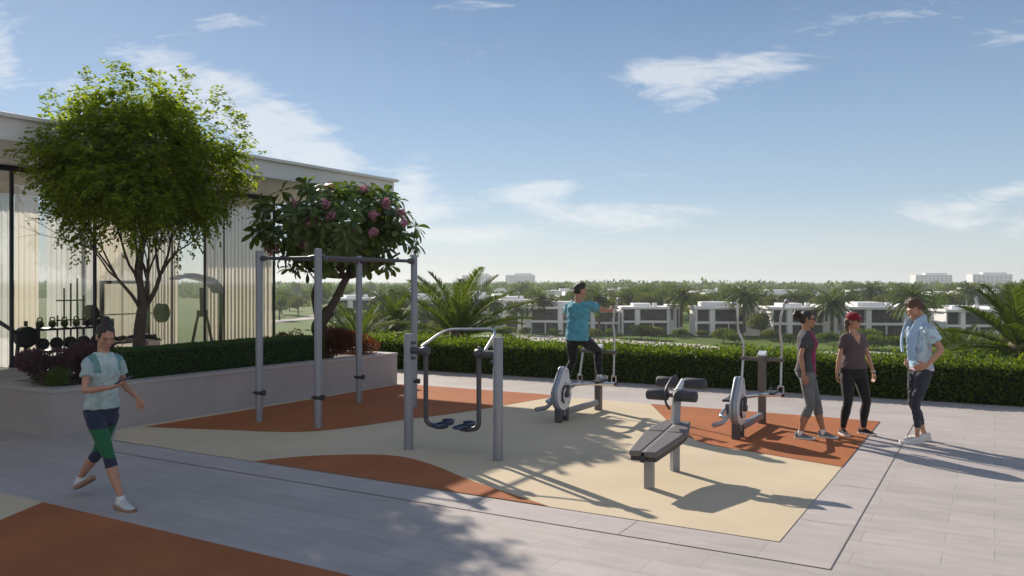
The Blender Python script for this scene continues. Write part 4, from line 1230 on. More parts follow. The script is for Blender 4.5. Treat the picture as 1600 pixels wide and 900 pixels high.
# ---- elliptical trainers; local x = lateral right (E1), y = forward (E2)
def tear(cy, cz, r0, cy1, cz1, r1_, n=22):
    """outline of a teardrop (big circle low, small circle high) in the y-z plane"""
    d = Vector((cy1 - cy, cz1 - cz)); L_ = d.length; a = math.atan2(d.y, d.x); b = math.acos((r0 - r1_) / L_)
    pts = []
    for k in range(n + 1):
        t = a + b + (2 * math.pi - 2 * b) * k / n; pts.append((cy + r0 * math.cos(t), cz + r0 * math.sin(t)))
    for k in range(n // 2 + 1):
        t = a - b + 2 * b * k / (n // 2); pts.append((cy1 + r1_ * math.cos(t), cz1 + r1_ * math.sin(t)))
    return pts
def xprism(mb, outline, x0, x1):
    n = len(outline)
    vs = [(x0, y, z) for y, z in outline] + [(x1, y, z) for y, z in outline]
    ar = sum(outline[i][0] * outline[(i + 1) % n][1] - outline[(i + 1) % n][0] * outline[i][1] for i in range(n))
    top_ = tuple(range(n, 2 * n)); bot_ = tuple(reversed(range(n)))
    sides = [(i, (i + 1) % n, n + (i + 1) % n, n + i) for i in range(n)]
    if ar < 0:
        top_ = tuple(reversed(top_)); bot_ = tuple(reversed(bot_)); sides = [tuple(reversed(f)) for f in sides]
    mb.add(vs, [bot_, top_] + sides); return mb
def trainer(base, label, ph, handle_up):
    t = empty('elliptical_trainer', base[:], YAW2, label, 'elliptical trainer', 'elliptical trainers on the exercise pad')
    MB().box((0, 0, .14), (.095, .085, .28)).build('front_post', M['steel_dark'], t, bevel=.006)
    MB().box((.012, .20, .13), (.07, .07, .26)).build('front_post', M['steel_dark'], t, bevel=.006)
    MB().box((0, .72, .13), (.07, 1.2, .085)).build('base_beam', M['steel'], t, bevel=.008)
    rp = MB().box((0, 1.37, .48), (.095, .10, .96)).build('rear_post', M['post_brown'], t, bevel=.006)
    cap = MB(); cap.add([(-.055, 1.31, .962), (.055, 1.31, .962), (.055, 1.43, .962), (-.055, 1.43, .962), (-.055, 1.31, .985), (.055, 1.31, .985), (.055, 1.43, 1.03), (-.055, 1.43, 1.03)],
                    [(3, 2, 1, 0), (4, 5, 6, 7), (0, 1, 5, 4), (1, 2, 6, 5), (2, 3, 7, 6), (3, 0, 4, 7)])
    cap.build('post_cap', M['silver'], rp, smooth=False)
    # fly wheel housing
    o0 = tear(.08, .40, .235, .13, .70, .095)
    hs = xprism(MB(), o0, -.05, .045).build('wheel_housing', M['silver_edge'], t, bevel=.018)
    sm = tear(.08, .40, .222, .13, .70, .083)
    xprism(MB(), sm, .045, .058).build('cover_plate', M['silver'], hs, bevel=.012)
    xprism(MB(), tear(.08, .40, .237, .13, .70, .097), -.012, -.004).build('housing_seam', M['black'], hs)
    for y, z in ((.13, .73), (.10, .56), (.20, .28), (-.04, .33)):
        MB().tube([(.057, y, z), (.064, y, z)], .011, 10).build('screw', M['steel_dark'], hs)
    disc = MB().tube([(.058, .08, .40), (.07, .08, .40)], .085, 24)
    disc.build('hub_disc', M['silver'], hs)
    arcp = [(.07, .08 + .105 * math.cos(a), .40 + .125 * math.sin(a)) for a in np.linspace(.35 * math.pi, 1.35 * math.pi, 12)]
    MB().tube(arcp, .013, 8).build('arc_slot', M['black'], hs)
    # cranks and pedal bars on both sides
    for s_ in (1, -1):
        a = ph if s_ > 0 else ph + math.pi
        cx = .09 if s_ > 0 else -.12
        cr_ = Vector((cx, .08 + .15 * math.cos(a), .40 + .15 * math.sin(a)))
        crank = MB().tube([(cx, .08, .40), cr_], .024, 12)
        crank.tube([(cx - .03 * s_, .08, .40), (cx + .03 * s_, .08, .40)], .04, 14)
        crank.build('crank', M['steel_dark'], t)
        xo = .265 * s_
        fr_ = Vector((xo, 1.30 + .10 * s_ * math.cos(ph), .43 - .0 * s_ + (.0)))
        pb = MB().tube(bend([cr_ , Vector((xo * .80, cr_.y + .03, cr_.z + .02)), Vector((xo, cr_.y + .20, cr_.z + .01)), fr_], .06, 5), .026, 12)
        pbo = pb.build('pedal_bar', M['chrome'], t)
        my = .62
        zc = cr_.z + (fr_.z - cr_.z) * ((my + .1) / 1.25)
        pm = MB().box((xo, cr_.y + .66, zc + .055), (.13, .34, .03))
        pm.tube([(xo - .055, cr_.y + .80, zc + .075), (xo - .04, cr_.y + .84, zc + .095), (xo + .04, cr_.y + .84, zc + .095), (xo + .055, cr_.y + .80, zc + .075)], .012, 6)
        pm.build('foot_plate', M['black'], pbo, bevel=.01)
        MB().tube([fr_ - Vector((.05, 0, 0)), fr_ + Vector((.05, 0, 0))], .026, 12).build('end_pin', M['maroon'], pbo)
        # u bracket
        br = MB()
        for q in (-.035, .035): br.tube([fr_ + Vector((q, 0, 0)), fr_ + Vector((q, 0, .12))], .011, 8)
        br.tube([fr_ + Vector((-.04, 0, .12)), fr_ + Vector((.04, 0, .12))], .013, 8)
        br.build('fork', M['chrome'], pbo)
        # moving hand lever: pivots at the cross bar
        pv0 = Vector((xo, 1.37, .915))
        up_ = [fr_ + Vector((0, 0, .12)), pv0, pv0 + Vector((.005 * s_, .04 * s_ + .02, .28)), pv0 + Vector((-.045 * 1, .02 * s_ - .05, .44)) if s_ > 0 else pv0 + Vector((-.05, -.05, .40))]
        off = handle_up * s_
        up_ = [fr_ + Vector((0, 0, .12)), pv0, pv0 + Vector((0, off * .3, .24)), pv0 + Vector((-.075 if s_ < 0 else -.02, off * .55 - .02, .40)), pv0 + Vector((-.075 if s_ < 0 else .0, off * .9 - .03, .62)), pv0 + Vector((-.085 if s_ < 0 else .05, off - .02, .80)), pv0 + Vector((-.135 if s_ < 0 else .085, off - .06, .775 if s_ < 0 else .82))]
        lv = MB().tube(bend(up_, .05, 4), .0175, 12)
        lvo = lv.build('hand_lever', M['chrome'], t)
        MB().ball(up_[-1], (.034, .034, .034), 12, 8).build('lever_knob', M['steel'], lvo)
        MB().tube([pv0 - Vector((.035, 0, 0)), pv0 + Vector((.035, 0, 0))], .032, 14).build('pivot_collar', M['post_brown'], lvo)
    MB().box((0, 1.37, .915), (.50, .045, .05)).build('cross_bar', M['post_brown'], t, bevel=.006)
    # rear step sticking out on the left
    MB().tube(bend([(-.10, .02, .30), (-.14, -.10, .22), (-.19, -.34, .22)], .06, 5), .032, 4).build('step_bar', M['steel'], t)
    return t
TR1 = G(873, 661); TR2 = G(1150, 687.5)
trainer(TR1, 'silver wheeled elliptical trainer ridden by the man in the teal shirt', R(60), .04)
trainer(TR2, 'silver wheeled elliptical trainer with nobody on it, standing on the terracotta field', R(75), .0)

# ---- sit up bench
Bf = G(1014.5, 764); Br_ = G(1054.5, 737)
sb = empty('sit_up_bench', Bf[:], 0, 'inclined sit up bench with padded board and four black foam rollers', 'sit-up bench')
bd_ = (Br_ - Bf); blen = bd_.length; bd_.normalize(); bl_a = math.atan2(bd_.y, bd_.x) - math.pi / 2
sb.rotation_euler = (0, 0, bl_a)      # local y runs along the bench, x to the right
MB().box((0, 0, .145), (.085, .085, .29)).build('front_post', M['steel'], sb, bevel=.006)
tilt = math.atan2(.12, 1.10)
up_pts = [(0, blen, 0), (0, blen + .005, .44), (0, blen + .04, .62), (0, blen + .09, .86)]
MB().tube(up_pts, .05, 4, rr=[.056, .056, .052, .05]).build('rear_post', M['steel'], sb, bevel=.006)
brk = MB().tube([(0, blen + .01, .79), (0, blen + .12, .86), (0, blen + .30, .93)], .03, 8)
brk.build('roller_bracket', M['silver'], sb)
for (yy_, zz_, xo) in ((blen + .03, .80, -.045), (blen + .30, .905, -.02)):
    for s_ in (-1, 1):
        a = Vector((xo + s_ * .035, yy_, zz_)); b = Vector((xo + s_ * .275, yy_, zz_))
        d = (b - a).normalized()
        ro = MB().tube([a, a + d * .006, a + d * .02, b - d * .02, b - d * .006, b], .06, 20, rr=[.04, .053, .060, .060, .053, .04]).build('foam_roller', M['foam'], sb)
    MB().tube([(xo - .06, yy_, zz_), (xo + .06, yy_, zz_)], .022, 10).build('roller_axle', M['steel_dark'], sb)
hp = [(-.06, blen + .25, .985), (-.075, blen + .12, .96), (-.09, blen - .03, .86), (-.085, blen - .05, .74), (-.05, blen - .02, .66)]
MB().tube(curve_pts(hp, 6), .013, 8).build('side_handle', M['black'], sb)
# board: two rows of two pads split by a groove
Rb = Matrix.Rotation(tilt, 3, 'X')
def bpt(x, y, z): return Rb @ Vector((x, y, z)) + Vector((0, -.20, .345))
LB = 1.16
def half(y):
    if y < .60: return .135 + .065 * (y / .60)
    if y < .84: return .20
    return .20 - .065 * ((y - .84) / (LB - .84))
def padpiece(y0, y1, side):
    n = 8; top_l = []; x0 = .014
    ys = np.linspace(y0, y1, n)
    out_ = [(side * x0, y) for y in ys] + [(side * half(y), y) for y in ys[::-1]]
    if side > 0: out_ = out_[::-1]
    m = MB(); k = len(out_)
    vs = [bpt(x, y, 0) for x, y in out_] + [bpt(x, y, .055) for x, y in out_]
    fs = [tuple(range(k)), tuple(reversed(range(k, 2 * k)))] + [((i + 1) % k, i, k + i, k + (i + 1) % k) for i in range(k)]
    m.add(vs, fs)
    o = m.build('pad', M['pad'], sb, bevel=.012)
    return o
for s_ in (-1, 1):
    padpiece(0, .715, s_); padpiece(.73, LB, s_)
und = MB(); ys = np.linspace(.02, LB - .02, 12)
ol = [(-half(y) + .012, y) for y in ys] + [(half(y) - .012, y) for y in ys[::-1]]
k = len(ol)
und.add([bpt(x, y, -.045) for x, y in ol] + [bpt(x, y, -.001) for x, y in ol], [tuple(range(k)), tuple(reversed(range(k, 2 * k)))] + [((i + 1) % k, i, k + i, k + (i + 1) % k) for i in range(k)])
und.build('board_base', M['black'], sb, smooth=False)
MB().tube([bpt(0, -.005, -.02), bpt(0, LB - .1, -.02)], .035, 12).build('support_tube', M['black'], sb)
MB().box((0, 0, 0), (.012, .01, .01)).tube([bpt(0, .01, .045), bpt(0, LB - .02, .045)], .006, 6).build('trim_strip', M['silver'], sb)

# ================================================================== GYM EQUIPMENT BEHIND THE GLASS
def inside(px, d, z=.03):
    """a point in the gym: picture column, metres behind the front glass"""
    s_ = s_of(px); k = (px - 800) / 1300.0
    # walk along the view ray from the glass
    p = GL1 + E2 * s_; ray = p.normalized()
    q = p + ray * (d / abs(ray.dot(E1)))
    return Vector((q.x, q.y, z))
# dumbbell rack
def place(root_label, name, cat, px, d, rz=YAW2, group=None):
    return empty(name, inside(px, d)[:], rz, root_label, cat, group)
kr = place('black three shelf rack of kettlebells and medicine balls seen through the glass', 'weight_rack', 'rack', 110, 1.1)
fr = MB()
for y in (-.75, .75):
    for x in (-.2, .2): fr.box((x, y, .62), (.05, .05, 1.24))
fr.build('rack_frame', M['black'], kr, smooth=False)
for z in (.28, .66, 1.08): MB().box((0, 0, z), (.42, 1.46, .04)).build('shelf', M['black'], kr, smooth=False)
krp = Vector(kr.location); RK = Matrix.Rotation(YAW2, 3, 'Z')
balls = []
proto = None
for j, (z, n, r_) in enumerate(((.30, 4, .15), (.68, 5, .12))):
    for i in range(n):
        p = krp + RK @ Vector((.0, -.55 + i * 1.1 / (n - 1), z + r_))
        lab = 'black medicine ball on the %s shelf of the rack' % ('bottom' if j == 0 else 'middle')
        o = MB().ball((0, 0, 0), r_, 16, 10).build('medicine_ball', M['foam'], None)
        o.location = p; tag(o, lab, 'ball', 'medicine balls on the %s shelf' % ('bottom' if j == 0 else 'middle'))
kp = None
for i in range(6):
    p = krp + RK @ Vector((0, -.6 + i * .24, 1.10))
    o = MB().ball((0, 0, .075), (.07, .07, .075), 14, 8).tube(bend([(-.0, -.045, .12), (0, -.045, .20), (0, .045, .20), (0, .045, .12)], .04, 4), .012, 8).build('kettlebell', M['black'], None)
    o.location = p; o.rotation_euler = (0, 0, YAW2); tag(o, 'black kettlebell on the top shelf of the rack', 'kettlebell', 'kettlebells on the top shelf')
# upright bar stand
bs = place('black stand holding upright barbell bars behind the shrubs', 'bar_stand', 'stand', 112, 1.9)
st_ = MB()
for k in range(5): st_.tube([(0, -.3 + k * .14, 0), (0, -.3 + k * .14, 1.3 + .45 * (k in (1, 2, 3)) + .1 * k)], .018, 8)
for z in (.5, 1.2, 1.6): st_.box((0, -.02, z), (.04, .6, .03))
st_.box((0, 0, .03), (.5, .8, .05)); st_.build('frame', M['black'], bs, smooth=False)
# squat rack with barbell
sr = place('squat rack frame behind the glass left of the tree trunk', 'squat_rack', 'rack', 196, 1.9)
m = MB()
for y in (-.55, .55): m.box((0, y, 1.0), (.07, .07, 2.0)); m.box((-.3, y, .05), (.9, .07, .07))
m.box((0, 0, 1.97), (.07, 1.1, .07)); m.build('frame', M['post_brown'], sr, smooth=False)
bb = empty('barbell', (Vector(sr.location) + RK @ Vector((.08, 0, 1.28)))[:], YAW2, 'loaded barbell lying across the squat rack, behind the walking woman', 'barbell')
MB().tube([(0, -1.0, 0), (0, 1.0, 0)], .015, 8).build('bar', M['chrome'], bb)
for y in (-.82, -.88, .82, .88):
    MB().tube([(0, y - .025, 0), (0, y + .025, 0)], .22, 28, rr=[.22, .22]).build('weight_plate', M['black'], bb)
db = place('low dumbbell rack behind the glass beside the tree trunk', 'dumbbell_rack', 'rack', 202, .9)
m = MB()
for z in (.35, .75): m.box((0, 0, z), (.35, 1.3, .04))
for y in (-.6, .6): m.box((0, y, .4), (.3, .05, .8))
m.build('frame', M['black'], db, smooth=False)
dbp = Vector(db.location)
for z in (.37, .77):
    for i in range(6):
        o = MB().tube([(-.13, 0, .06), (-.05, 0, .06)], .055, 8).tube([(.05, 0, .06), (.13, 0, .06)], .055, 8).tube([(-.06, 0, .06), (.06, 0, .06)], .016, 6).build('dumbbell', M['black'], None)
        o.location = dbp + RK @ Vector((0, -.5 + i * .2, z)); o.rotation_euler = (0, 0, YAW2)
        tag(o, 'black dumbbell on the %s tier of the low rack' % ('upper' if z > .5 else 'lower'), 'dumbbell', 'dumbbells on the %s tier' % ('upper' if z > .5 else 'lower'))
# machine with hood on an A frame
tm_ = place('tall grey training machine with curved hood and splayed legs, seen through the glass', 'training_machine', 'machine', 316, 1.35)
MB().tube([(0, -.42, 0), (0, -.12, 1.2), (0, .12, 1.2), (0, .42, 0)], .035, 8).build('leg_frame', M['post_brown'], tm_)
MB().tube([(0, 0, 1.2), (0, -.02, 1.85)], .05, 8).box((0, 0, 1.27), (.14, .2, .12)).build('column', M['post_brown'], tm_)
hd_ = MB(); hp_ = curve_pts([(0, -.75, 2.05), (0, -.45, 2.12), (0, -.1, 2.08), (0, .25, 1.98), (0, .48, 1.75)], 4)
for i in range(len(hp_) - 1):
    a, b = hp_[i], hp_[i + 1]; d = (b - a)
    hd_.box(((a + b) / 2)[:], (.34, d.length + .01, .11 if i > 4 else .05), Matrix.Rotation(math.atan2(d.z, d.y), 3, 'X'))
hd_.build('hood', M['steel'], tm_, smooth=False)
MB().tube([(.1, .46, 1.8), (.1, .44, .1)], .05, 6).build('strut', M['steel_dark'], tm_)
MB().box((.1, .30, .28), (.4, .34, .5)).ball((.15, .42, .3), (.2, .22, .28)).build('weight_stack', M['black'], tm_, bevel=.03)
# leg machine at the far left
lm = place('black padded weight machine behind the glass at the left edge', 'weight_machine', 'machine', 30, 1.1)
m = MB().box((0, 0, .05), (.6, 1.2, .08)); m.tube([(0, -.1, .05), (0, .0, 1.0), (0, -.5, 1.35)], .04, 8); m.tube([(0, -.5, .05), (0, -.55, 1.5)], .03, 8)
m.build('frame', M['steel_dark'], lm)
for y, z, r_ in ((.12, .95, .2), (.12, .40, .28)):
    MB().tube([(-.08, y, z), (.08, y, z)], r_, 20).build('weight_plate', M['black'], lm, bevel=.02)
# ================================================================== PEOPLE
def skin_mat(name, col):
    m, nt, out = mat_base(name)
    b = nd(nt, 'ShaderNodeBsdfPrincipled', Roughness=0.5)
    tc = nt.nodes.new('ShaderNodeTexCoord')
    n = nd(nt, 'ShaderNodeTexNoise', Scale=14.0, Detail=5.0); nt.links.new(tc.outputs['Object'], n.inputs['Vector'])
    rp = nt.nodes.new('ShaderNodeValToRGB'); c = Vector(col)
    rp.color_ramp.elements[0].position = .3; rp.color_ramp.elements[0].color = (c.x * .86, c.y * .80, c.z * .78, 1)
    rp.color_ramp.elements[1].position = .7; rp.color_ramp.elements[1].color = (c.x * 1.08, c.y * 1.1, c.z * 1.1, 1)
    nt.links.new(n.outputs[0], rp.inputs[0]); nt.links.new(rp.outputs[0], b.inputs['Base Color'])
    b.inputs['Subsurface Weight'].default_value = 0.12; b.inputs['Subsurface Scale'].default_value = 0.012
    nt.links.new(b.outputs[0], out.inputs[0]); return m
def cloth(name, col, var=.10, vs=6.0, rough=.85, bump=.25, bs=420, col2=None, big=None):
    m, nt, out = mat_base(name)
    b = nd(nt, 'ShaderNodeBsdfPrincipled', Roughness=rough); b.inputs['Specular IOR Level'].default_value = .2
    b.inputs['Sheen Weight'].default_value = .15
    tc = nt.nodes.new('ShaderNodeTexCoord')
    n = nd(nt, 'ShaderNodeTexNoise', Scale=vs, Detail=7.0, Roughness=.7); nt.links.new(tc.outputs['Object'], n.inputs['Vector'])
    rp = nt.nodes.new('ShaderNodeValToRGB'); c = Vector(col); c2 = Vector(col2) if col2 else c
    rp.color_ramp.elements[0].position = .38; rp.color_ramp.elements[0].color = (*(c * (1 - var)), 1)
    rp.color_ramp.elements[1].position = .62; rp.color_ramp.elements[1].color = (*(c2 * (1 + var)), 1)
    if big:
        for i, cc_ in enumerate(big):
            e = rp.color_ramp.elements.new(.43 + .15 * i / max(1, len(big) - 1)); e.color = (*cc_, 1)
    nt.links.new(n.outputs[0], rp.inputs[0]); nt.links.new(rp.outputs[0], b.inputs['Base Color'])
    n2 = nd(nt, 'ShaderNodeTexNoise', Scale=bs, Detail=2.0); nt.links.new(tc.outputs['Object'], n2.inputs['Vector'])
    n3 = nd(nt, 'ShaderNodeTexNoise', Scale=16.0, Detail=3.0, Distortion=1.2); nt.links.new(tc.outputs['Object'], n3.inputs['Vector'])
    b1 = nd(nt, 'ShaderNodeBump', Strength=bump, Distance=.002); nt.links.new(n2.outputs[0], b1.inputs['Height'])
    b2 = nd(nt, 'ShaderNodeBump', Strength=.35, Distance=.02); nt.links.new(n3.outputs[0], b2.inputs['Height']); nt.links.new(b1.outputs[0], b2.inputs['Normal'])
    nt.links.new(b2.outputs[0], b.inputs['Normal']); nt.links.new(b.outputs[0], out.inputs[0]); return m
SK = skin_mat('skin_light', (0.46, 0.25, 0.165)); SKT = skin_mat('skin_tan', (0.36, 0.185, 0.115)); SKR = skin_mat('skin_mid', (0.42, 0.22, 0.14))
HAIR = pmat('dark_hair', (0.022, 0.014, 0.011), .45, var=.4, vscale=60, bump=.6, bscale=160)
HAIRB = pmat('brown_hair', (0.085, 0.045, 0.025), .5, var=.35, vscale=60, bump=.6, bscale=160)
EYEW = pmat('eye_white', (.6, .58, .55), .3, var=.0); EYED = pmat('eye_dark', (.02, .015, .012), .15, var=.0)
LIP = pmat('lip', (.35, .12, .10), .45, var=.05); SOLE = pmat('white_sole', (.62, .60, .58), .6, var=.04); SOLED = pmat('tan_sole', (.32, .18, .12), .6, var=.04)
LENS = pmat('dark_lens', (.012, .012, .014), .08, var=.0, spec=.8)

def remesh(mb, name, mats, voxel=.007, smooth=3, zone=None, folds=None, sharp=None, noise_amp=0):
    me = new_mesh(name, mb.v, mb.f, None, smooth=False)
    o = link('tmp', me)
    m = o.modifiers.new('r', 'REMESH'); m.mode = 'VOXEL'; m.voxel_size = voxel; m.use_smooth_shade = True
    if smooth:
        s = o.modifiers.new('s', 'SMOOTH'); s.iterations = smooth; s.factor = .5
    dg = bpy.context.evaluated_depsgraph_get(); dg.update()
    em = bpy.data.meshes.new_from_object(o.evaluated_get(dg)); em.name = name
    bpy.data.objects.remove(o); bpy.data.meshes.remove(me)
    em.materials.clear()
    for x in (mats if isinstance(mats, (list, tuple)) else [mats]): em.materials.append(x)
    if folds:
        n = len(em.vertices); co = np.zeros(n * 3, np.float32); em.vertices.foreach_get('co', co); co = co.reshape(-1, 3)
        nn_ = np.array([v.normal[:] for v in em.vertices])
        d = np.array([folds(Vector(c)) for c in co])
        co += nn_ * d[:, None]
        em.vertices.foreach_set('co', co.ravel().astype(np.float32)); em.update()
    if zone:
        for p in em.polygons: p.material_index = zone(p.center)
    em.shade_smooth() if hasattr(em, 'shade_smooth') else None
    return em

def fold_fn(seed, amp=.004, sx=9, sz=14, diag=.8):
    def f(c):
        q = Vector((c.x * sx + seed, c.y * sx, c.z * sz + c.x * sx * diag))
        a = noise.noise(q); b = noise.noise(q * 2.3 + Vector((5, 1, 0)))
        return amp * ((1 - abs(a) * 3) + b * .5)
    return f

def ik(a, b, l1, l2, pole):
    d = b - a; L_ = d.length; L_ = min(L_, (l1 + l2) * .999)
    dn = d.normalized(); x = (l1 * l1 - l2 * l2 + L_ * L_) / (2 * L_); h = math.sqrt(max(l1 * l1 - x * x, 0))
    p = (pole - dn * pole.dot(dn)).normalized()
    return a + dn * x + p * h, a + dn * L_

def frame_ring(c, xa, ya, hw, hd_, n=20, pw_=2.3):
    out_ = []
    for k in range(n):
        t = 2 * math.pi * k / n; ct, st = math.cos(t), math.sin(t)
        px_ = abs(ct) ** (2 / pw_) * (1 if ct >= 0 else -1) * hw; py_ = abs(st) ** (2 / pw_) * (1 if st >= 0 else -1) * hd_
        out_.append(c + xa * px_ + ya * py_)
    return out_

FEM = [(.79, .11, .09, 0), (.84, .163, .112, -.012), (.90, .178, .125, -.018), (.96, .168, .112, -.006), (1.03, .140, .095, 0), (1.10, .124, .088, .002), (1.17, .130, .095, .004), (1.25, .146, .118, .014), (1.31, .152, .110, .008), (1.37, .150, .090, -.004), (1.41, .115, .072, -.008), (1.44, .07, .058, -.008), (1.47, .05, .05, -.004)]
MAL = [(.79, .11, .09, 0), (.84, .160, .112, -.01), (.90, .168, .120, -.012), (.97, .160, .108, -.002), (1.05, .150, .100, .002), (1.13, .155, .105, .004), (1.22, .172, .118, .006), (1.30, .182, .120, .004), (1.36, .180, .102, -.004), (1.41, .135, .08, -.008), (1.445, .08, .064, -.008), (1.475, .058, .058, -.004)]

class Person:
    def __init__(s, H, fem, loc, yaw, label, lean=(0, 0), twist=0.0, pelvis=(0, 0, 0), hip_drop=0.0, bulk=1.0):
        s.k = H / 1.70; s.fem = fem; s.bulk = bulk
        s.X = Vector((1, 0, 0)); s.Y = Vector((0, 1, 0))
        s.prof = FEM if fem else MAL
        s.pel = Vector(pelvis) * 1.0
        s.lean = Vector((lean[0], lean[1], 0)); s.twist = twist
        s.loc = loc; s.yaw = yaw; s.label = label
        s.limbs = {}
    def spine(s, z):
        """centre and axes of the trunk at body height z (metres for 1.70 m)"""
        t = max(0.0, min(1.15, (z - .90) / .57))
        c = s.pel + Vector((0, 0, z * s.k)) + s.lean * (t ** 1.25)
        c.z -= s.lean.length_squared * .5 * t
        a = s.twist * t
        xa = Matrix.Rotation(a, 3, 'Z') @ s.X; ya = Matrix.Rotation(a, 3, 'Z') @ s.Y
        sl = 1.25 * (t ** .25) if t > 0 else 0
        n = Vector((s.lean.x * sl / (.57 * s.k), s.lean.y * sl / (.57 * s.k), 1)).normalized()
        ya = (ya - n * ya.dot(n)).normalized(); xa = ya.cross(n).normalized()
        return c, xa, ya, n
    def torso(s, mb, grow_=0.0, z0=None, z1=None, scale=None):
        rings = []
        for (z, hw, hd_, fo) in s.prof:
            if z0 is not None and z < z0 - 1e-6: continue
            if z1 is not None and z > z1 + 1e-6: continue
            c, xa, ya, n = s.spine(z)
            f = scale(z) if scale else 1.0
            rings.append(frame_ring(c + ya * fo * s.k, xa, ya, (hw * s.bulk * f) * s.k + grow_, (hd_ * s.bulk * f) * s.k + grow_))
        mb.rings(rings)
    def shoulder(s, side):
        w = .132 if s.fem else .160
        c, xa, ya, n = s.spine(1.37)
        return c + xa * side * w * s.k + n * .005
    def hip(s, side):
        return s.pel + Vector((side * .088 * s.k, 0, .875 * s.k))
    def set_arm(s, side, wrist, pole, hand_dir=None, palm=None, curl=.5):
        a = s.shoulder(side); k = s.k
        e, w = ik(a, Vector(wrist), .285 * k, .245 * k, Vector(pole))
        s.limbs['arm%d' % side] = (a, e, w)
        hd0 = (Vector(hand_dir) if hand_dir is not None else (w - e)).normalized()
        s.limbs['hand%d' % side] = (w, hd0, (Vector(palm) if palm is not None else Vector((-side, 0, 0))), curl)
    def set_leg(s, side, ankle, pole=(0, 1, 0), toe=(0, 1, 0), pitch=0.0):
        h = s.hip(side); k = s.k
        kn, an = ik(h, Vector(ankle), .415 * k, .405 * k, Vector(pole))
        s.limbs['leg%d' % side] = (h, kn, an)
        s.limbs['foot%d' % side] = (an, Vector(toe).normalized(), pitch)
    def arm_tube(s, mb, side, g=0.0, t0=0.0, t1=2.0, flare=0.0, cov=None):
        a, e, w = s.limbs['arm%d' % side]; k = s.k * (.84 if s.fem else 1.02)
        P_ = [(0, .050), (.15, .052), (.45, .045), (.85, .037), (1.0, .036), (1.25, .040), (1.55, .033), (1.9, .025), (2.0, .0245)]
        pts = []; rr = []
        ts = sorted(set([t0, t1] + [t for t, _ in P_ if t0 < t < t1]))
        for t in ts:
            p = a.lerp(e, t) if t <= 1 else e.lerp(w, t - 1)
            r_ = np.interp(t, [x[0] for x in P_], [x[1] for x in P_])
            pts.append(p); rr.append(r_ * k + g + flare * (t - t0) / max(t1 - t0, 1e-3) - (.012 * min(1, max(0, (cov - t) / .15)) if cov else 0))
        mb.tube(pts, .03, 14, rr=rr, round_caps=(g == 0))
    def leg_tube(s, mb, side, g=0.0, t0=0.0, t1=2.0, flare=0.0, cov=None):
        a, e, w = s.limbs['leg%d' % side]; k = s.k * s.bulk * (1.0 if s.fem else 1.0)
        P_ = [(0, .080), (.2, .086), (.5, .076), (.85, .060), (1.0, .056), (1.12, .052), (1.35, .057), (1.6, .046), (1.85, .034), (2.0, .034)]
        pts = []; rr = []
        ts = sorted(set([t0, t1] + [t for t, _ in P_ if t0 < t < t1]))
        d1 = (w - e).normalized(); back = Vector((0, -1, 0))
        for t in ts:
            p = a.lerp(e, t) if t <= 1 else e.lerp(w, t - 1)
            if 1.1 < t < 1.8:
                kneef = (e - a.lerp(w, .5)); p = p - (Vector(s.limbs['foot%d' % side][1]) * .012 * s.k) * math.sin((t - 1.1) / .7 * math.pi)
            r_ = np.interp(t, [x[0] for x in P_], [x[1] for x in P_])
            pts.append(p); rr.append(r_ * k + g + flare * max(0, t - t0) / max(t1 - t0, 1e-3) - (.014 * min(1, max(0, (cov - t) / .15)) if cov else 0))
        mb.tube(pts, .03, 16, rr=rr, round_caps=(g == 0))
    def hand(s, mb, side):
        w, d, pn, curl = s.limbs['hand%d' % side]
        k = s.k * (.95 if s.fem else 1.05)
        pn = (pn - d * pn.dot(d)).normalized()          # palm faces pn
        sd_ = d.cross(pn).normalized()                  # across the palm
        # thumb lies on the side facing forward / inward
        th = sd_ if s.limbs.get('thumb%d' % side, 1) > 0 else -sd_
        rings = []
        for t, hw, ht in ((-.02, .022, .018), (.0, .024, .018), (.03, .034, .016), (.06, .039, .015), (.085, .038, .012)):
            rings.append(frame_ring(w + d * t * k, sd_, pn, hw * k, ht * k, 12, 2.5))
        mb.rings(rings)
        for i, (off, ln) in enumerate(((.029, .066), (.010, .075), (-.010, .070), (-.028, .055))):
            p = w + d * .082 * k + th * off * k
            dirn = (d + th * off * 2.0).normalized(); pts = [p - d * .02 * k, p]
            ang = curl * (.45 + .10 * i)
            for q, fr in ((0, .45), (1, .30), (2, .25)):
                ax = dirn.cross(pn)
                dirn = (Matrix.Rotation(ang * (1.0 if q else .8), 3, ax) @ dirn).normalized()
                p = p + dirn * ln * fr * k; pts.append(p)
            mb.tube(pts, .008, 8, rr=[.0092 * k, .0092 * k, .0088 * k, .0080 * k, .0070 * k], round_caps=True)
        p = w + d * .028 * k + th * .028 * k
        dirn = (d * .75 + th * .75 + pn * .35).normalized()
        pts = [p - dirn * .012 * k]
        for q, fr in ((0, .032), (1, .026), (2, .020)):
            pts.append(pts[-1] + dirn * fr * k)
            dirn = (dirn + d * .25 * (q + 1) + pn * .18 * curl).normalized()
        mb.tube(pts, .01, 8, rr=[.014 * k, .012 * k, .0105 * k, .009 * k], round_caps=True)
    def head_frame(s, yaw=0.0, pitch=0.0, roll=0.0, fwd=.012, lift=0.0):
        c, xa, ya, n = s.spine(1.50)
        neck0, xa0, ya0, n0 = s.spine(1.43)
        Rm = Matrix.Rotation(yaw + s.twist, 3, 'Z') @ Matrix.Rotation(pitch, 3, 'X') @ Matrix.Rotation(roll, 3, 'Y')
        hc = neck0 + n0 * .155 * s.k + Vector((ya.x, ya.y, 0)) * (fwd + (-math.sin(pitch)) * .035) * s.k + Vector((0, 0, lift))
        s.hR = Rm; s.hc = hc; s.neck0 = neck0
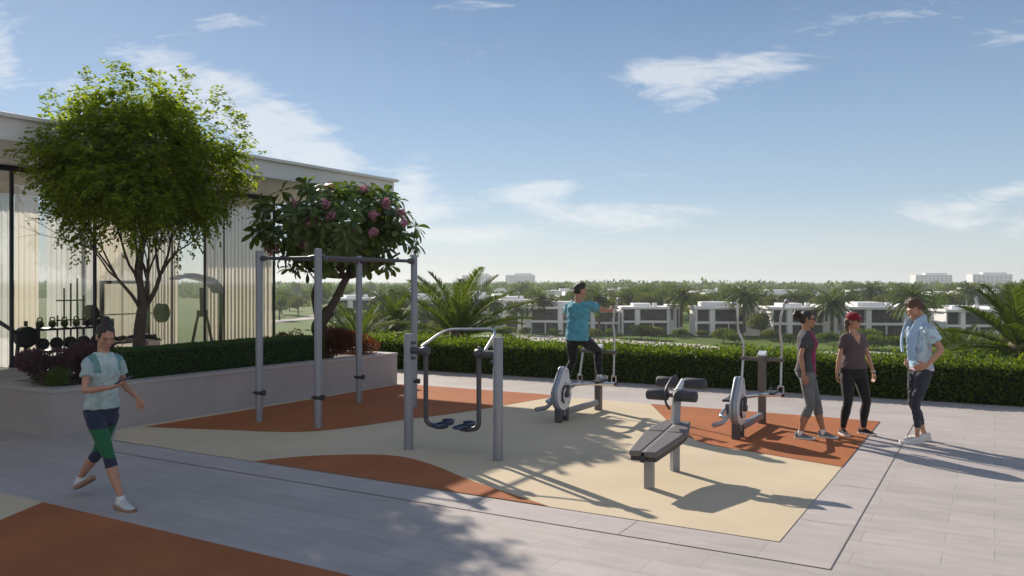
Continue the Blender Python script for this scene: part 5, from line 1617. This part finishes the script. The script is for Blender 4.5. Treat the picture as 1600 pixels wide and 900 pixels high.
    def HP(s, x, y, z): return s.hc + s.hR @ (Vector((x, y, z)) * s.k * s.hs)
    hs = 1.0; acov = .5; lcov = 1.85
    def head(s, mb):
        k = s.k * s.hs
        B = lambda c, r, rot=None: mb.ball(s.HP(*c), [q * k for q in r], 20, 14, s.hR if rot is None else s.hR @ rot)
        B((0, -.014, .035), (.073, .092, .080))
        B((0, .018, -.005), (.066, .074, .082))
        B((0, .030, -.052), (.050, .056, .052))
        B((0, .062, -.088), (.024, .022, .020))
        B((0, .074, .030), (.048, .020, .016))                       # brow
        for q in (-1, 1):
            B((q * .040, .062, -.022), (.022, .024, .022))            # cheek
            B((q * .074, -.004, -.008), (.009, .018, .030))           # ear
            B((q * .034, .070, .006), (.017, .016, .011))             # eyelid
            B((q * .042, .012, -.070), (.018, .030, .018))            # jaw
        mb.tube([s.HP(0, .082, .018), s.HP(0, .094, .002), s.HP(0, .108, -.018), s.HP(0, .102, -.026)], .01, 8, rr=[.008 * k, .0095 * k, .0125 * k, .009 * k], round_caps=True)
        for q in (-1, 1): B((q * .011, .092, -.024), (.009, .011, .008))
        B((0, .084, -.052), (.025, .012, .007)); B((0, .083, -.062), (.021, .012, .008))
        # neck
        n0 = s.neck0
        r0 = (.050 if s.fem else .060) * s.k
        mb.tube([n0 - Vector((0, 0, .05 * s.k)), n0 + Vector((0, 0, .015)), s.HP(0, -.022, -.055), s.HP(0, -.018, 0.0)], .05, 16, rr=[r0 * 1.25, r0 * 1.03, r0 * .97, r0 * .95])
    def build_body(s, skin, parts, voxel=.0062):
        """parts: which bare limbs show (everything is built, clothes lie over it)"""
        mb = MB()
        s.torso(mb, -.024)
        for q in (-1, 1):
            s.arm_tube(mb, q, cov=s.acov); s.hand(mb, q)
            s.leg_tube(mb, q, cov=s.lcov)
            a = s.shoulder(q); c, xa, ya, n = s.spine(1.38)
            mb.tube([a - n * .012, c + xa * q * .05 - n * .012], .04, 12, rr=[.034 * s.k, .040 * s.k], round_caps=True)
            an, toe, pitch = s.limbs['foot%d' % q]
            mb.tube([an, an + toe * .02 * s.k + Vector((0, 0, -.035 * s.k))], .03, 10, rr=[.031 * s.k, .024 * s.k], round_caps=True)
        s.head(mb)
        me = remesh(mb, 'person_body', skin, voxel, 2)
        s.o = link('person', me, None, s.loc, s.yaw)
        tag(s.o, s.label, 'person')
        # face
        for q in (-1, 1):
            k = s.k * s.hs
            MB().ball(s.HP(q * .033, .0805, .004), (.011 * k, .005 * k, .0030 * k), 10, 8, s.hR).build('eye', EYEW, s.o)
            MB().ball(s.HP(q * .033, .0862, .004), (.0062 * k, .0030 * k, .0036 * k), 8, 6, s.hR).build('iris', EYED, s.o)
            MB().tube([s.HP(q * .016, .0925, .022), s.HP(q * .034, .0905, .0285), s.HP(q * .052, .078, .022)], .003, 6, rr=[.003 * k, .0035 * k, .002 * k]).build('eyebrow', s.hair_m, s.o)
        MB().ball(s.HP(0, .0935, -.0525), (.020 * s.k, .005 * s.k, .0035 * s.k), 12, 6, s.hR).ball(s.HP(0, .0935, -.0605), (.017 * s.k, .005 * s.k, .0045 * s.k), 12, 6, s.hR).build('lips', LIP, s.o)
        return s.o
    def shirt(s, mats, zone=None, hem=.86, loose=.010, sleeve=.62, slg=.012, flare=.012, hemf=1.04, seed=1, amp=.004, neck=1.44, name='t_shirt', voxel=.008):
        mb = MB()
        rings = []
        zs = sorted(set([hem] + [p[0] for p in s.prof if hem < p[0] <= neck + 1e-6]))
        for z in zs:
            hw = np.interp(z, [p[0] for p in s.prof], [p[1] for p in s.prof]); hd_ = np.interp(z, [p[0] for p in s.prof], [p[2] for p in s.prof]); fo = np.interp(z, [p[0] for p in s.prof], [p[3] for p in s.prof])
            # cloth falls straighter than the waist
            if z < 1.2:
                f = (1.2 - z) / (1.2 - hem)
                wmin = (.122 if s.fem else .150) * (1 + .16 * f)
                hw = max(hw, wmin); hd_ = max(hd_, (.098 if s.fem else .110) * (1 + .12 * f))
            c, xa, ya, n = s.spine(z)
            e = loose if z < 1.38 else loose * .6
            rings.append(frame_ring(c + ya * fo * s.k, xa, ya, hw * s.bulk * s.k + e, hd_ * s.bulk * s.k + e, 24))
        mb.rings(rings)
        for q in (-1, 1):
            s.arm_tube(mb, q, slg, 0.0, sleeve, flare)
            a = s.shoulder(q); c, xa, ya, n = s.spine(1.385)
            mb.tube([a + n * .0, c + xa * q * .04 + n * .0], .05, 14, rr=[(.040 if s.fem else .054) * s.k, .050 * s.k], round_caps=True)
        me = remesh(mb, name, mats, voxel, 3, zone, fold_fn(seed, amp))
        return link(name, me, s.o)
    def pants(s, mats, zone=None, top=.99, end=1.9, g=.006, flare=0.0, seed=2, amp=.002, name='leggings', voxel=.008, hipg=.004, ends=None):
        mb = MB()
        s.torso(mb, hipg, None, top)
        for q in (-1, 1):
            s.leg_tube(mb, q, g, 0.0, ends[q] if ends else end, flare)
        # crotch filler
        mb.ball(s.pel + Vector((0, -.005, .84 * s.k)), (.13 * s.k * s.bulk, .10 * s.k, .06 * s.k), 16, 10)
        me = remesh(mb, name, mats, voxel, 3, zone, fold_fn(seed, amp, 12, 20))
        return link(name, me, s.o)
    def shoe(s, side, m_up, m_sole=None, accent=None, sock=None):
        an, toe, pitch = s.limbs['foot%d' % side]; k = s.k * (.95 if s.fem else .99)
        fwd_ = toe.copy(); lat = Vector((0, 0, 1)).cross(fwd_).normalized() * -1
        Rp = Matrix.Rotation(-pitch, 3, lat)
        f = Rp @ fwd_; u = Rp @ Vector((0, 0, 1))
        o = an - u * .078 * s.k
        prof_ = [(-.074, .022, .050), (-.066, .034, .092), (-.045, .041, .104), (-.01, .043, .104), (.03, .043, .096), (.06, .044, .080), (.10, .049, .064), (.145, .050, .054), (.18, .040, .044), (.203, .018, .030)]
        up_ = MB(); rings = []
        for (y, hw, ht) in prof_:
            c = o + f * y * k
            ring = []
            for q in range(14):
                t = math.pi * 2 * q / 14
                x = math.cos(t) * hw * k; z = (.016 + max(0, math.sin(t)) * (ht - .016) - max(0, -math.sin(t)) * .006) * k
                ring.append(c + lat * x + u * z)
            rings.append(ring)
        up_.rings(rings)
        ob = up_.build('shoe', m_up, s.o, sharp=None)
        so2 = MB(); rings = []
        for (y, hw, ht) in prof_:
            c = o + f * (y * 1.02) * k
            lift = .010 * max(0, (y - .12) / .075) ** 2
            rings.append([c + lat * (sx * (hw + .004) * k) + u * (zz + lift) * k for sx, zz in ((-1, -.0), (1, -.0), (1.04, .016), (1, .032), (-1, .032), (-1.04, .016))])
        so2.rings(rings).build('sole', m_sole or SOLE, ob)
        if sock:
            MB().tube([an - u * .03 * s.k, an + (s.limbs['leg%d' % side][1] - an).normalized() * .035 * s.k], .04, 14, rr=[.040 * s.k, .037 * s.k]).build('sock', sock, s.o)
        lc = MB()
        for y in (.045, .062, .08, .098):
            hw = np.interp(y, [p[0] for p in prof_], [p[1] for p in prof_]); ht = np.interp(y, [p[0] for p in prof_], [p[2] for p in prof_])
            c = o + f * y * k
            lc.tube([c + lat * hw * .55 * k + u * (ht * .90 + .002) * k, c + u * (ht + .004) * k, c - lat * hw * .55 * k + u * (ht * .90 + .002) * k], .003, 5)
        lc.build('laces', accent or m_up, ob)
        return ob
    def hair(s, m, bumps, name='hair', voxel=.007, amp=.003, sc=40):
        mb = MB(); k = s.k * s.hs
        for b in bumps:
            if not isinstance(b[0], list): mb.ball(s.HP(*b[0]), [q * k for q in b[1]], 18, 12, s.hR)
            else: mb.tube([s.HP(*p) for p in b[0]], .02, 12, rr=[q * k for q in b[1]], round_caps=True)
        me = remesh(mb, name, m, voxel, 1, None, lambda c: amp * (noise.noise(Vector((c.x * sc, c.y * sc, c.z * sc * .45))) + .6 * noise.noise(Vector((c.x * sc * 2.3, c.y * sc * 2.3, c.z * sc * 1.2)))))
        return link(name, me, s.o)
SKULL = [((0, -.022, .046), (.078, .094, .078)), ((0, -.052, .005), (.070, .066, .066))]

def yaw_to(v):
    """yaw turning local +Y onto world direction v"""
    return math.atan2(-v[0], v[1])

# ---------------- 1 the walking woman with a phone
c1 = cloth('mint_tee', (.33, .46, .46), .12, 7, col2=(.45, .55, .54)); c1b = cloth('teal_panel', (.13, .27, .28), .12, 9); c1s = cloth('mint_sleeve', (.34, .45, .45), .06)
navy = cloth('navy_knit', (.028, .036, .070), .08); green = cloth('green_knit', (.022, .125, .055), .06)
wl_ = G(160, 785); wl_.z = 0
p1 = Person(1.68, True, wl_, yaw_to(E1), 'woman in mint tee and navy and green leggings walking while looking at a phone', lean=(0, .015), twist=-.14, pelvis=(0, .0, -.058), bulk=.88)
p1.hair_m = HAIR; p1.lcov = 1.2
# stride: left leg forward (nearer camera), right leg behind with raised heel
p1.set_leg(1, (.060, .365, .085), (0, 1, .1), (.05, 1, 0), .10)
p1.set_leg(-1, (-.060, -.445, .148), (0, 1, .0), (-.05, 1, 0), -.46)
p1.set_arm(1, (.12, .29, 1.075), (.55, -.5, -.8), (-.45, .55, .18), (-.15, -.1, 1), .8)
p1.set_arm(-1, (-.22, .20, .93), (-.3, -1, -.2), (-.02, .6, -.6), (1, 0, .3), .5)
p1.head_frame(yaw=-.10, pitch=-.42, fwd=.02)
p1.limbs['thumb1'] = -1; p1.limbs['thumb-1'] = 1
p1.build_body(SK, None)
def z1(c):
    lx = c.x / p1.k; z = c.z / p1.k
    if abs(lx) > .135 + .02 * (z > 1.3): return 2 if z > 1.12 else 0
    return 1 if (1.20 < z and abs(lx) > .085) else 0
p1.shirt([c1, c1b, c1s], z1, hem=.93, loose=.011, sleeve=.56, slg=.008, flare=.012, seed=3, amp=.006)
def zl1(c):
    z = c.z / p1.k
    return 1 if (.43 + .02 < z < .70) else 0
p1.pants([navy, green], zl1, top=1.0, end=1.25, g=.005, name='leggings')
p1.shoe(1, cloth('pale_shoe', (.50, .52, .55), .05), SOLED, sock=cloth('white_sock', (.7, .7, .68), .03)); p1.shoe(-1, bpy.data.materials['pale_shoe'], SOLED, sock=bpy.data.materials['white_sock'])
for nm in ('back_panel',):
    an, toe, pt = p1.limbs['foot-1']
p1.hair(HAIR, SKULL + [((0, -.045, .150), (.036, .036, .034)), ((0, -.03, .118), (.04, .045, .03)), ((.062, .02, .02), (.012, .02, .035)), ((-.062, .02, .02), (.012, .02, .035))])
w, hd1, pn1, _ = p1.limbs['hand1']
phl = w + hd1 * .115 + Vector((0, 0, .035))
Rw = Matrix.Rotation(p1.yaw, 3, 'Z')
ph_ = empty('phone', (p1.loc + Rw @ phl)[:], p1.yaw, 'dark blue phone held flat in the hand of the walking woman', 'phone')
ph_.rotation_euler = (R(28), 0, p1.yaw + .45)
MB().box((0, 0, 0), (.074, .150, .009)).build('phone_body', cloth('phone_case', (.03, .035, .12), .02, rough=.4), ph_, bevel=.004)
MB().box((0, 0, .0052), (.066, .138, .001)).build('screen', LENS, ph_, smooth=False)

# ---------------- 2 the man on the trainer
teal = cloth('teal_tee', (.085, .28, .35), .08, 9, col2=(.10, .33, .41)); blackc = cloth('black_track', (.016, .017, .022), .1)
tf = TR1.copy()
def trl(x, y, z): return TR1 + E1 * x + E2 * y + Vector((0, 0, z))
p2 = Person(1.69, False, trl(0, .62, 0), YAW2, 'man in teal tee and black trousers exercising on the elliptical trainer', lean=(.0, .06), twist=-.12, pelvis=(-.02, .03, .285), bulk=.90)
p2.hair_m = HAIR
bars_z = .60
p2.set_leg(1, (.235, .275, .585), (.1, 1, .0), (0.05, 1, 0), -.15)
p2.set_leg(-1, (-.22, -.02, .50), (-.1, 1, 0), (-.05, 1, 0), -.30)
p2.set_arm(1, (.29, .60, 1.56), (.5, -.2, -.8), (.06, .7, .25), (-1, .1, 0), 1.3)
p2.set_arm(-1, (-.30, .52, 1.50), (-.7, -.2, -.8), (-.02, .7, .25), (1, .1, 0), 1.3)
p2.head_frame(yaw=-.55, pitch=-.10, fwd=.02)
p2.limbs['thumb1'] = -1; p2.limbs['thumb-1'] = 1
p2.build_body(SKR, None)
p2.shirt([teal], None, hem=.86, loose=.024, sleeve=.66, slg=.014, flare=.020, seed=11, amp=.009)
p2.pants([blackc], None, top=.97, end=1.93, g=.016, flare=-.006, hipg=.008, name='trousers', amp=.006)
for q in (-1, 1): p2.shoe(q, cloth('grey_shoe', (.35, .35, .36), .05), SOLE, sock=bpy.data.materials['white_sock'])
p2.hair(HAIR, [((0, -.020, .056), (.077, .090, .072)), ((0, -.050, .012), (.070, .062, .062)), ((0, .035, .112), (.05, .045, .026)), ((.02, .0, .125), (.045, .05, .020))], amp=.009, sc=55)

# ---------------- 3 the woman with the ponytail, seen from her right
gch = cloth('charcoal_tee', (.055, .058, .064), .15, 12); mag = cloth('magenta_panel', (.20, .018, .070), .10, 12); glg = cloth('grey_leggings', (.135, .145, .150), .10, 14)
p3l = G(1264, 684.5)
p3 = Person(1.63, True, p3l, yaw_to((1, -.42)), 'woman with dark ponytail, charcoal and magenta tee and grey capri leggings', lean=(0, .0), twist=-.05, pelvis=(0, -.03, 0), bulk=1.02)
p3.hair_m = HAIR; p3.lcov = 1.36
p3.set_leg(1, (.13, -.10, .078), (0, 1, 0), (.25, 1, 0), 0)
p3.set_leg(-1, (-.06, .17, .078), (-.1, 1, 0), (.25, 1, 0), 0)
p3.set_arm(1, (.225, -.045, .83), (.4, -1, 0), (0, .12, -1), (-1, .3, 0), .7)
p3.set_arm(-1, (-.23, .02, .83), (-.4, -1, 0), (0, .2, -1), (1, .3, 0), .7)
p3.head_frame(yaw=.10, pitch=-.02, fwd=.015)
p3.limbs['thumb1'] = 1; p3.limbs['thumb-1'] = -1
p3.build_body(SKT, None)
def z3(c):
    p = c / p3.k
    if p.x > .17: return 0
    return 1 if (p.y > .005 + .03 * (p.z - 1.1) and p.x > -.30) and p.x < .125 and p.y > -.02 else 0
p3.shirt([gch, mag], z3, hem=.90, loose=.012, sleeve=.60, slg=.008, flare=.008, seed=21, amp=.005)
p3.pants([glg], None, top=.99, end=1.42, g=.005, name='leggings', amp=.002)
grs = cloth('slate_shoe', (.14, .16, .175), .12)
for q in (-1, 1): p3.shoe(q, grs, SOLE, accent=cloth('orange_lace', (.55, .12, .04), .05), sock=bpy.data.materials['white_sock'])
p3.hair(HAIR, SKULL + [([(0, -.10, .085), (0, -.145, .095), (0, -.160, .055), (0, -.150, .0)], [.022, .038, .040, .018]), ((.064, .01, .015), (.012, .022, .030))])
gl = MB()
for q in (-1, 1): gl.ball(p3.HP(q * .034, .093, .006), (.027 * p3.k, .008, .019 * p3.k), 14, 8, p3.hR)
gl.tube([p3.HP(.058, .088, .010), p3.HP(.076, .05, .012), p3.HP(.080, -.005, .012)], .0035, 6).tube([p3.HP(-.058, .088, .010), p3.HP(-.076, .05, .012), p3.HP(-.080, -.005, .012)], .0035, 6)
gl.build('sunglasses', LENS, p3.o)

# ---------------- 4 the woman in the red cap, facing us
plum = cloth('plum_tee', (.095, .068, .072), .10, 14); blk = cloth('black_leggings', (.014, .014, .016), .1, rough=.6); red = cloth('crimson_cap', (.22, .012, .030), .06)
p4l = G(1333, 680)
p4 = Person(1.60, True, p4l, yaw_to((.12, -1)), 'woman in dark red cap, plum v neck tee and black leggings', lean=(0, .0), twist=.10, pelvis=(.0, 0, 0), bulk=1.06)
p4.hair_m = HAIRB
# her right is on the left of the picture
p4.set_leg(1, (.13, -.03, .078), (.1, 1, 0), (.10, 1, 0), 0)
p4.set_leg(-1, (-.15, -.02, .078), (-.25, 1, 0), (-.55, 1, 0), 0)
p4.set_arm(1, (.245, .03, .80), (.5, -1, 0), (-.02, .12, -1), (-1, .2, 0), .7)
p4.set_arm(-1, (-.255, .05, .82), (-.6, -1, 0), (.02, .15, -1), (1, .2, 0), .7)
p4.head_frame(yaw=.50, pitch=-.04, fwd=.012)
p4.limbs['thumb1'] = 1; p4.limbs['thumb-1'] = -1
p4.build_body(SK, None)
sh4 = p4.shirt([plum, SK], lambda c: 1 if (c.y > .02 and c.z / p4.k > 1.27 and abs(c.x) / p4.k < (c.z / p4.k - 1.275) * .52) else 0, hem=.93, loose=.014, sleeve=.60, slg=.009, flare=.012, seed=31, amp=.005, neck=1.42)
p4.pants([blk], None, top=1.0, end=1.93, g=.004, name='leggings', amp=.0015)
for q in (-1, 1): p4.shoe(q, cloth('black_shoe', (.018, .018, .02), .1), SOLE)
p4.hair(HAIRB, [((0, -.040, .010), (.074, .076, .074)), ([(.04, -.085, .0), (.065, -.07, -.08), (.075, -.035, -.15)], [.034, .030, .016]), ((.066, -.01, .0), (.014, .03, .05)), ((-.066, -.01, .0), (.014, .03, .05))])
cp4 = MB(); k4 = p4.k
cp4.ball(p4.HP(0, -.008, .055), (.086 * k4, .104 * k4, .076 * k4), 22, 14, p4.hR)
cap = link('cap', remesh(cp4, 'cap', red, .006, 1), p4.o)
bm_ = MB(); ol = []
nb_ = 9
for i in range(nb_):
    t = -1 + 2 * i / (nb_ - 1); ol.append((t * .066, .075 + .085 * math.sqrt(max(0, 1 - t * t)), .052 - .022 * (1 - t * t) + -.012 * t * t))
inn = [(t * .066, .060 + .03 * math.sqrt(max(0, 1 - t * t)), .055) for t in np.linspace(-1, 1, nb_)]
tv = [p4.HP(*p) for p in inn] + [p4.HP(*p) for p in ol]; up4 = p4.hR @ Vector((0, 0, .005))
vv = tv + [p + up4 for p in tv]; ff = []
for i in range(nb_ - 1):
    ff += [(i, i + 1, nb_ + i + 1, nb_ + i), (2 * nb_ + i, 3 * nb_ + i, 3 * nb_ + i + 1, 2 * nb_ + i + 1), (nb_ + i, nb_ + i + 1, 3 * nb_ + i + 1, 3 * nb_ + i)]
bm_.add(vv, ff).build('cap_brim', red, cap, sharp=None)
MB().tube([p4.HP(-.018, .0865, .082), p4.HP(0, .089, .086), p4.HP(.018, .0865, .082)], .005, 6).build('cap_emblem', cloth('cap_emblem', (.7, .66, .62), .02), cap)
gl = MB()
for q in (-1, 1): gl.ball(p4.HP(q * .034, .093, .006), (.028 * k4, .008, .020 * k4), 14, 8, p4.hR)
gl.tube([p4.HP(.058, .088, .010), p4.HP(.076, .05, .012), p4.HP(.080, -.005, .012)], .0035, 6).tube([p4.HP(-.058, .088, .010), p4.HP(-.076, .05, .012), p4.HP(-.080, -.005, .012)], .0035, 6)
gl.build('sunglasses', LENS, p4.o)
a_, e_, w_ = p4.limbs['arm-1']; dn = (w_ - e_).normalized()
MB().tube([w_ - dn * .028, w_ - dn * .008], .03, 16).build('wrist_watch', cloth('pale_strap', (.5, .48, .45), .05), p4.o)

# ---------------- 5 the man with the towel, seen from his left, looking down
tie = cloth('pastel_tee', (.26, .48, .60), .05, 5.0, col2=(.55, .36, .46), big=[(.36, .58, .68), (.58, .66, .72), (.24, .44, .58)]); hem5 = cloth('pink_hem', (.70, .50, .60), .03)
cha = cloth('charcoal_joggers', (.042, .045, .060), .10, 12)
p5l = G(1436, 690.5)
p5 = Person(1.77, False, p5l, yaw_to((-1, -.18)), 'man in pastel tee and charcoal joggers with a towel round his neck, looking down', lean=(.0, .02), twist=-.02, pelvis=(.0, -.02, 0), bulk=.82)
p5.hair_m = HAIRB; p5.lcov = 1.62
p5.set_leg(-1, (-.09, .09, .078), (0, 1, 0), (.25, 1, 0), 0)
p5.set_leg(1, (.06, -.12, .085), (.2, 1, 0), (.45, .9, 0), 0)
p5.set_arm(-1, (-.235, .055, .985), (-.35, -1, .02), (.55, .75, -.35), (1, -.2, 0), .5)
p5.set_arm(1, (.235, -.02, .99), (.4, -1, 0), (-.5, .7, -.4), (-1, .2, 0), .6)
p5.head_frame(yaw=.05, pitch=-.40, fwd=.03, lift=.005)
p5.limbs['thumb1'] = 1; p5.limbs['thumb-1'] = -1
p5.build_body(SK, None)
def z5(c): return 1 if c.z / p5.k < .885 else 0
p5.shirt([tie, hem5], z5, hem=.865, loose=.013, sleeve=.62, slg=.014, flare=.018, seed=41, amp=.007)
p5.pants([cha], None, top=.97, end=1.70, g=.016, flare=-.014, hipg=.008, name='joggers', amp=.006)
for q in (-1, 1): p5.shoe(q, cloth('white_shoe', (.62, .60, .58), .05), SOLE)
p5.hair(HAIRB, [((0, -.022, .056), (.079, .092, .074)), ((0, -.055, .008), (.071, .062, .068)), ((0, .045, .105), (.052, .05, .032)), ((.0, .0, .128), (.055, .06, .022)), ((-.03, .07, .09), (.03, .03, .03)), ((.07, -.01, .01), (.012, .028, .035)), ((-.07, -.01, .01), (.012, .028, .035))], amp=.012, sc=50)
# towel: runs from the chest over the back of the neck, both ends hanging
tw_ = MB(); path = []
for (x, y, z) in ((.075, .135, 1.08), (.085, .142, 1.20), (.090, .118, 1.32), (.088, .058, 1.425), (.078, -.01, 1.462), (.05, -.065, 1.475), (0, -.082, 1.475), (-.05, -.065, 1.475), (-.078, -.01, 1.462), (-.088, .058, 1.425), (-.090, .118, 1.32), (-.085, .142, 1.20), (-.078, .140, .99)):
    path.append(Vector((x, y + .02, z)) * p5.k)
path = curve_pts(path, 5); rings = []
for i, p in enumerate(path):
    t = (path[min(i + 1, len(path) - 1)] - path[max(i - 1, 0)]).normalized()
    out_ = Vector((p.x, p.y - .02, 0)); out_ = (out_ - t * out_.dot(t)); out_ = out_.normalized() if out_.length > .01 else Vector((0, -1, 0))
    wdt = t.cross(out_).normalized()
    hw = .055 + .010 * math.sin(i * .5); rings.append(frame_ring(p + out_ * .010, wdt, out_, hw, .013, 16, 2.8))
tw_.rings(rings)
me = remesh(tw_, 'towel', cloth('towel_terry', (.36, .50, .66), .06, 20, bump=.8, bs=260), .007, 1, None, fold_fn(5, .0035, 18, 10))
tow = link('towel', me, None, p5.loc, p5.yaw); tag(tow, 'light blue towel hanging round the neck of the man', 'towel')
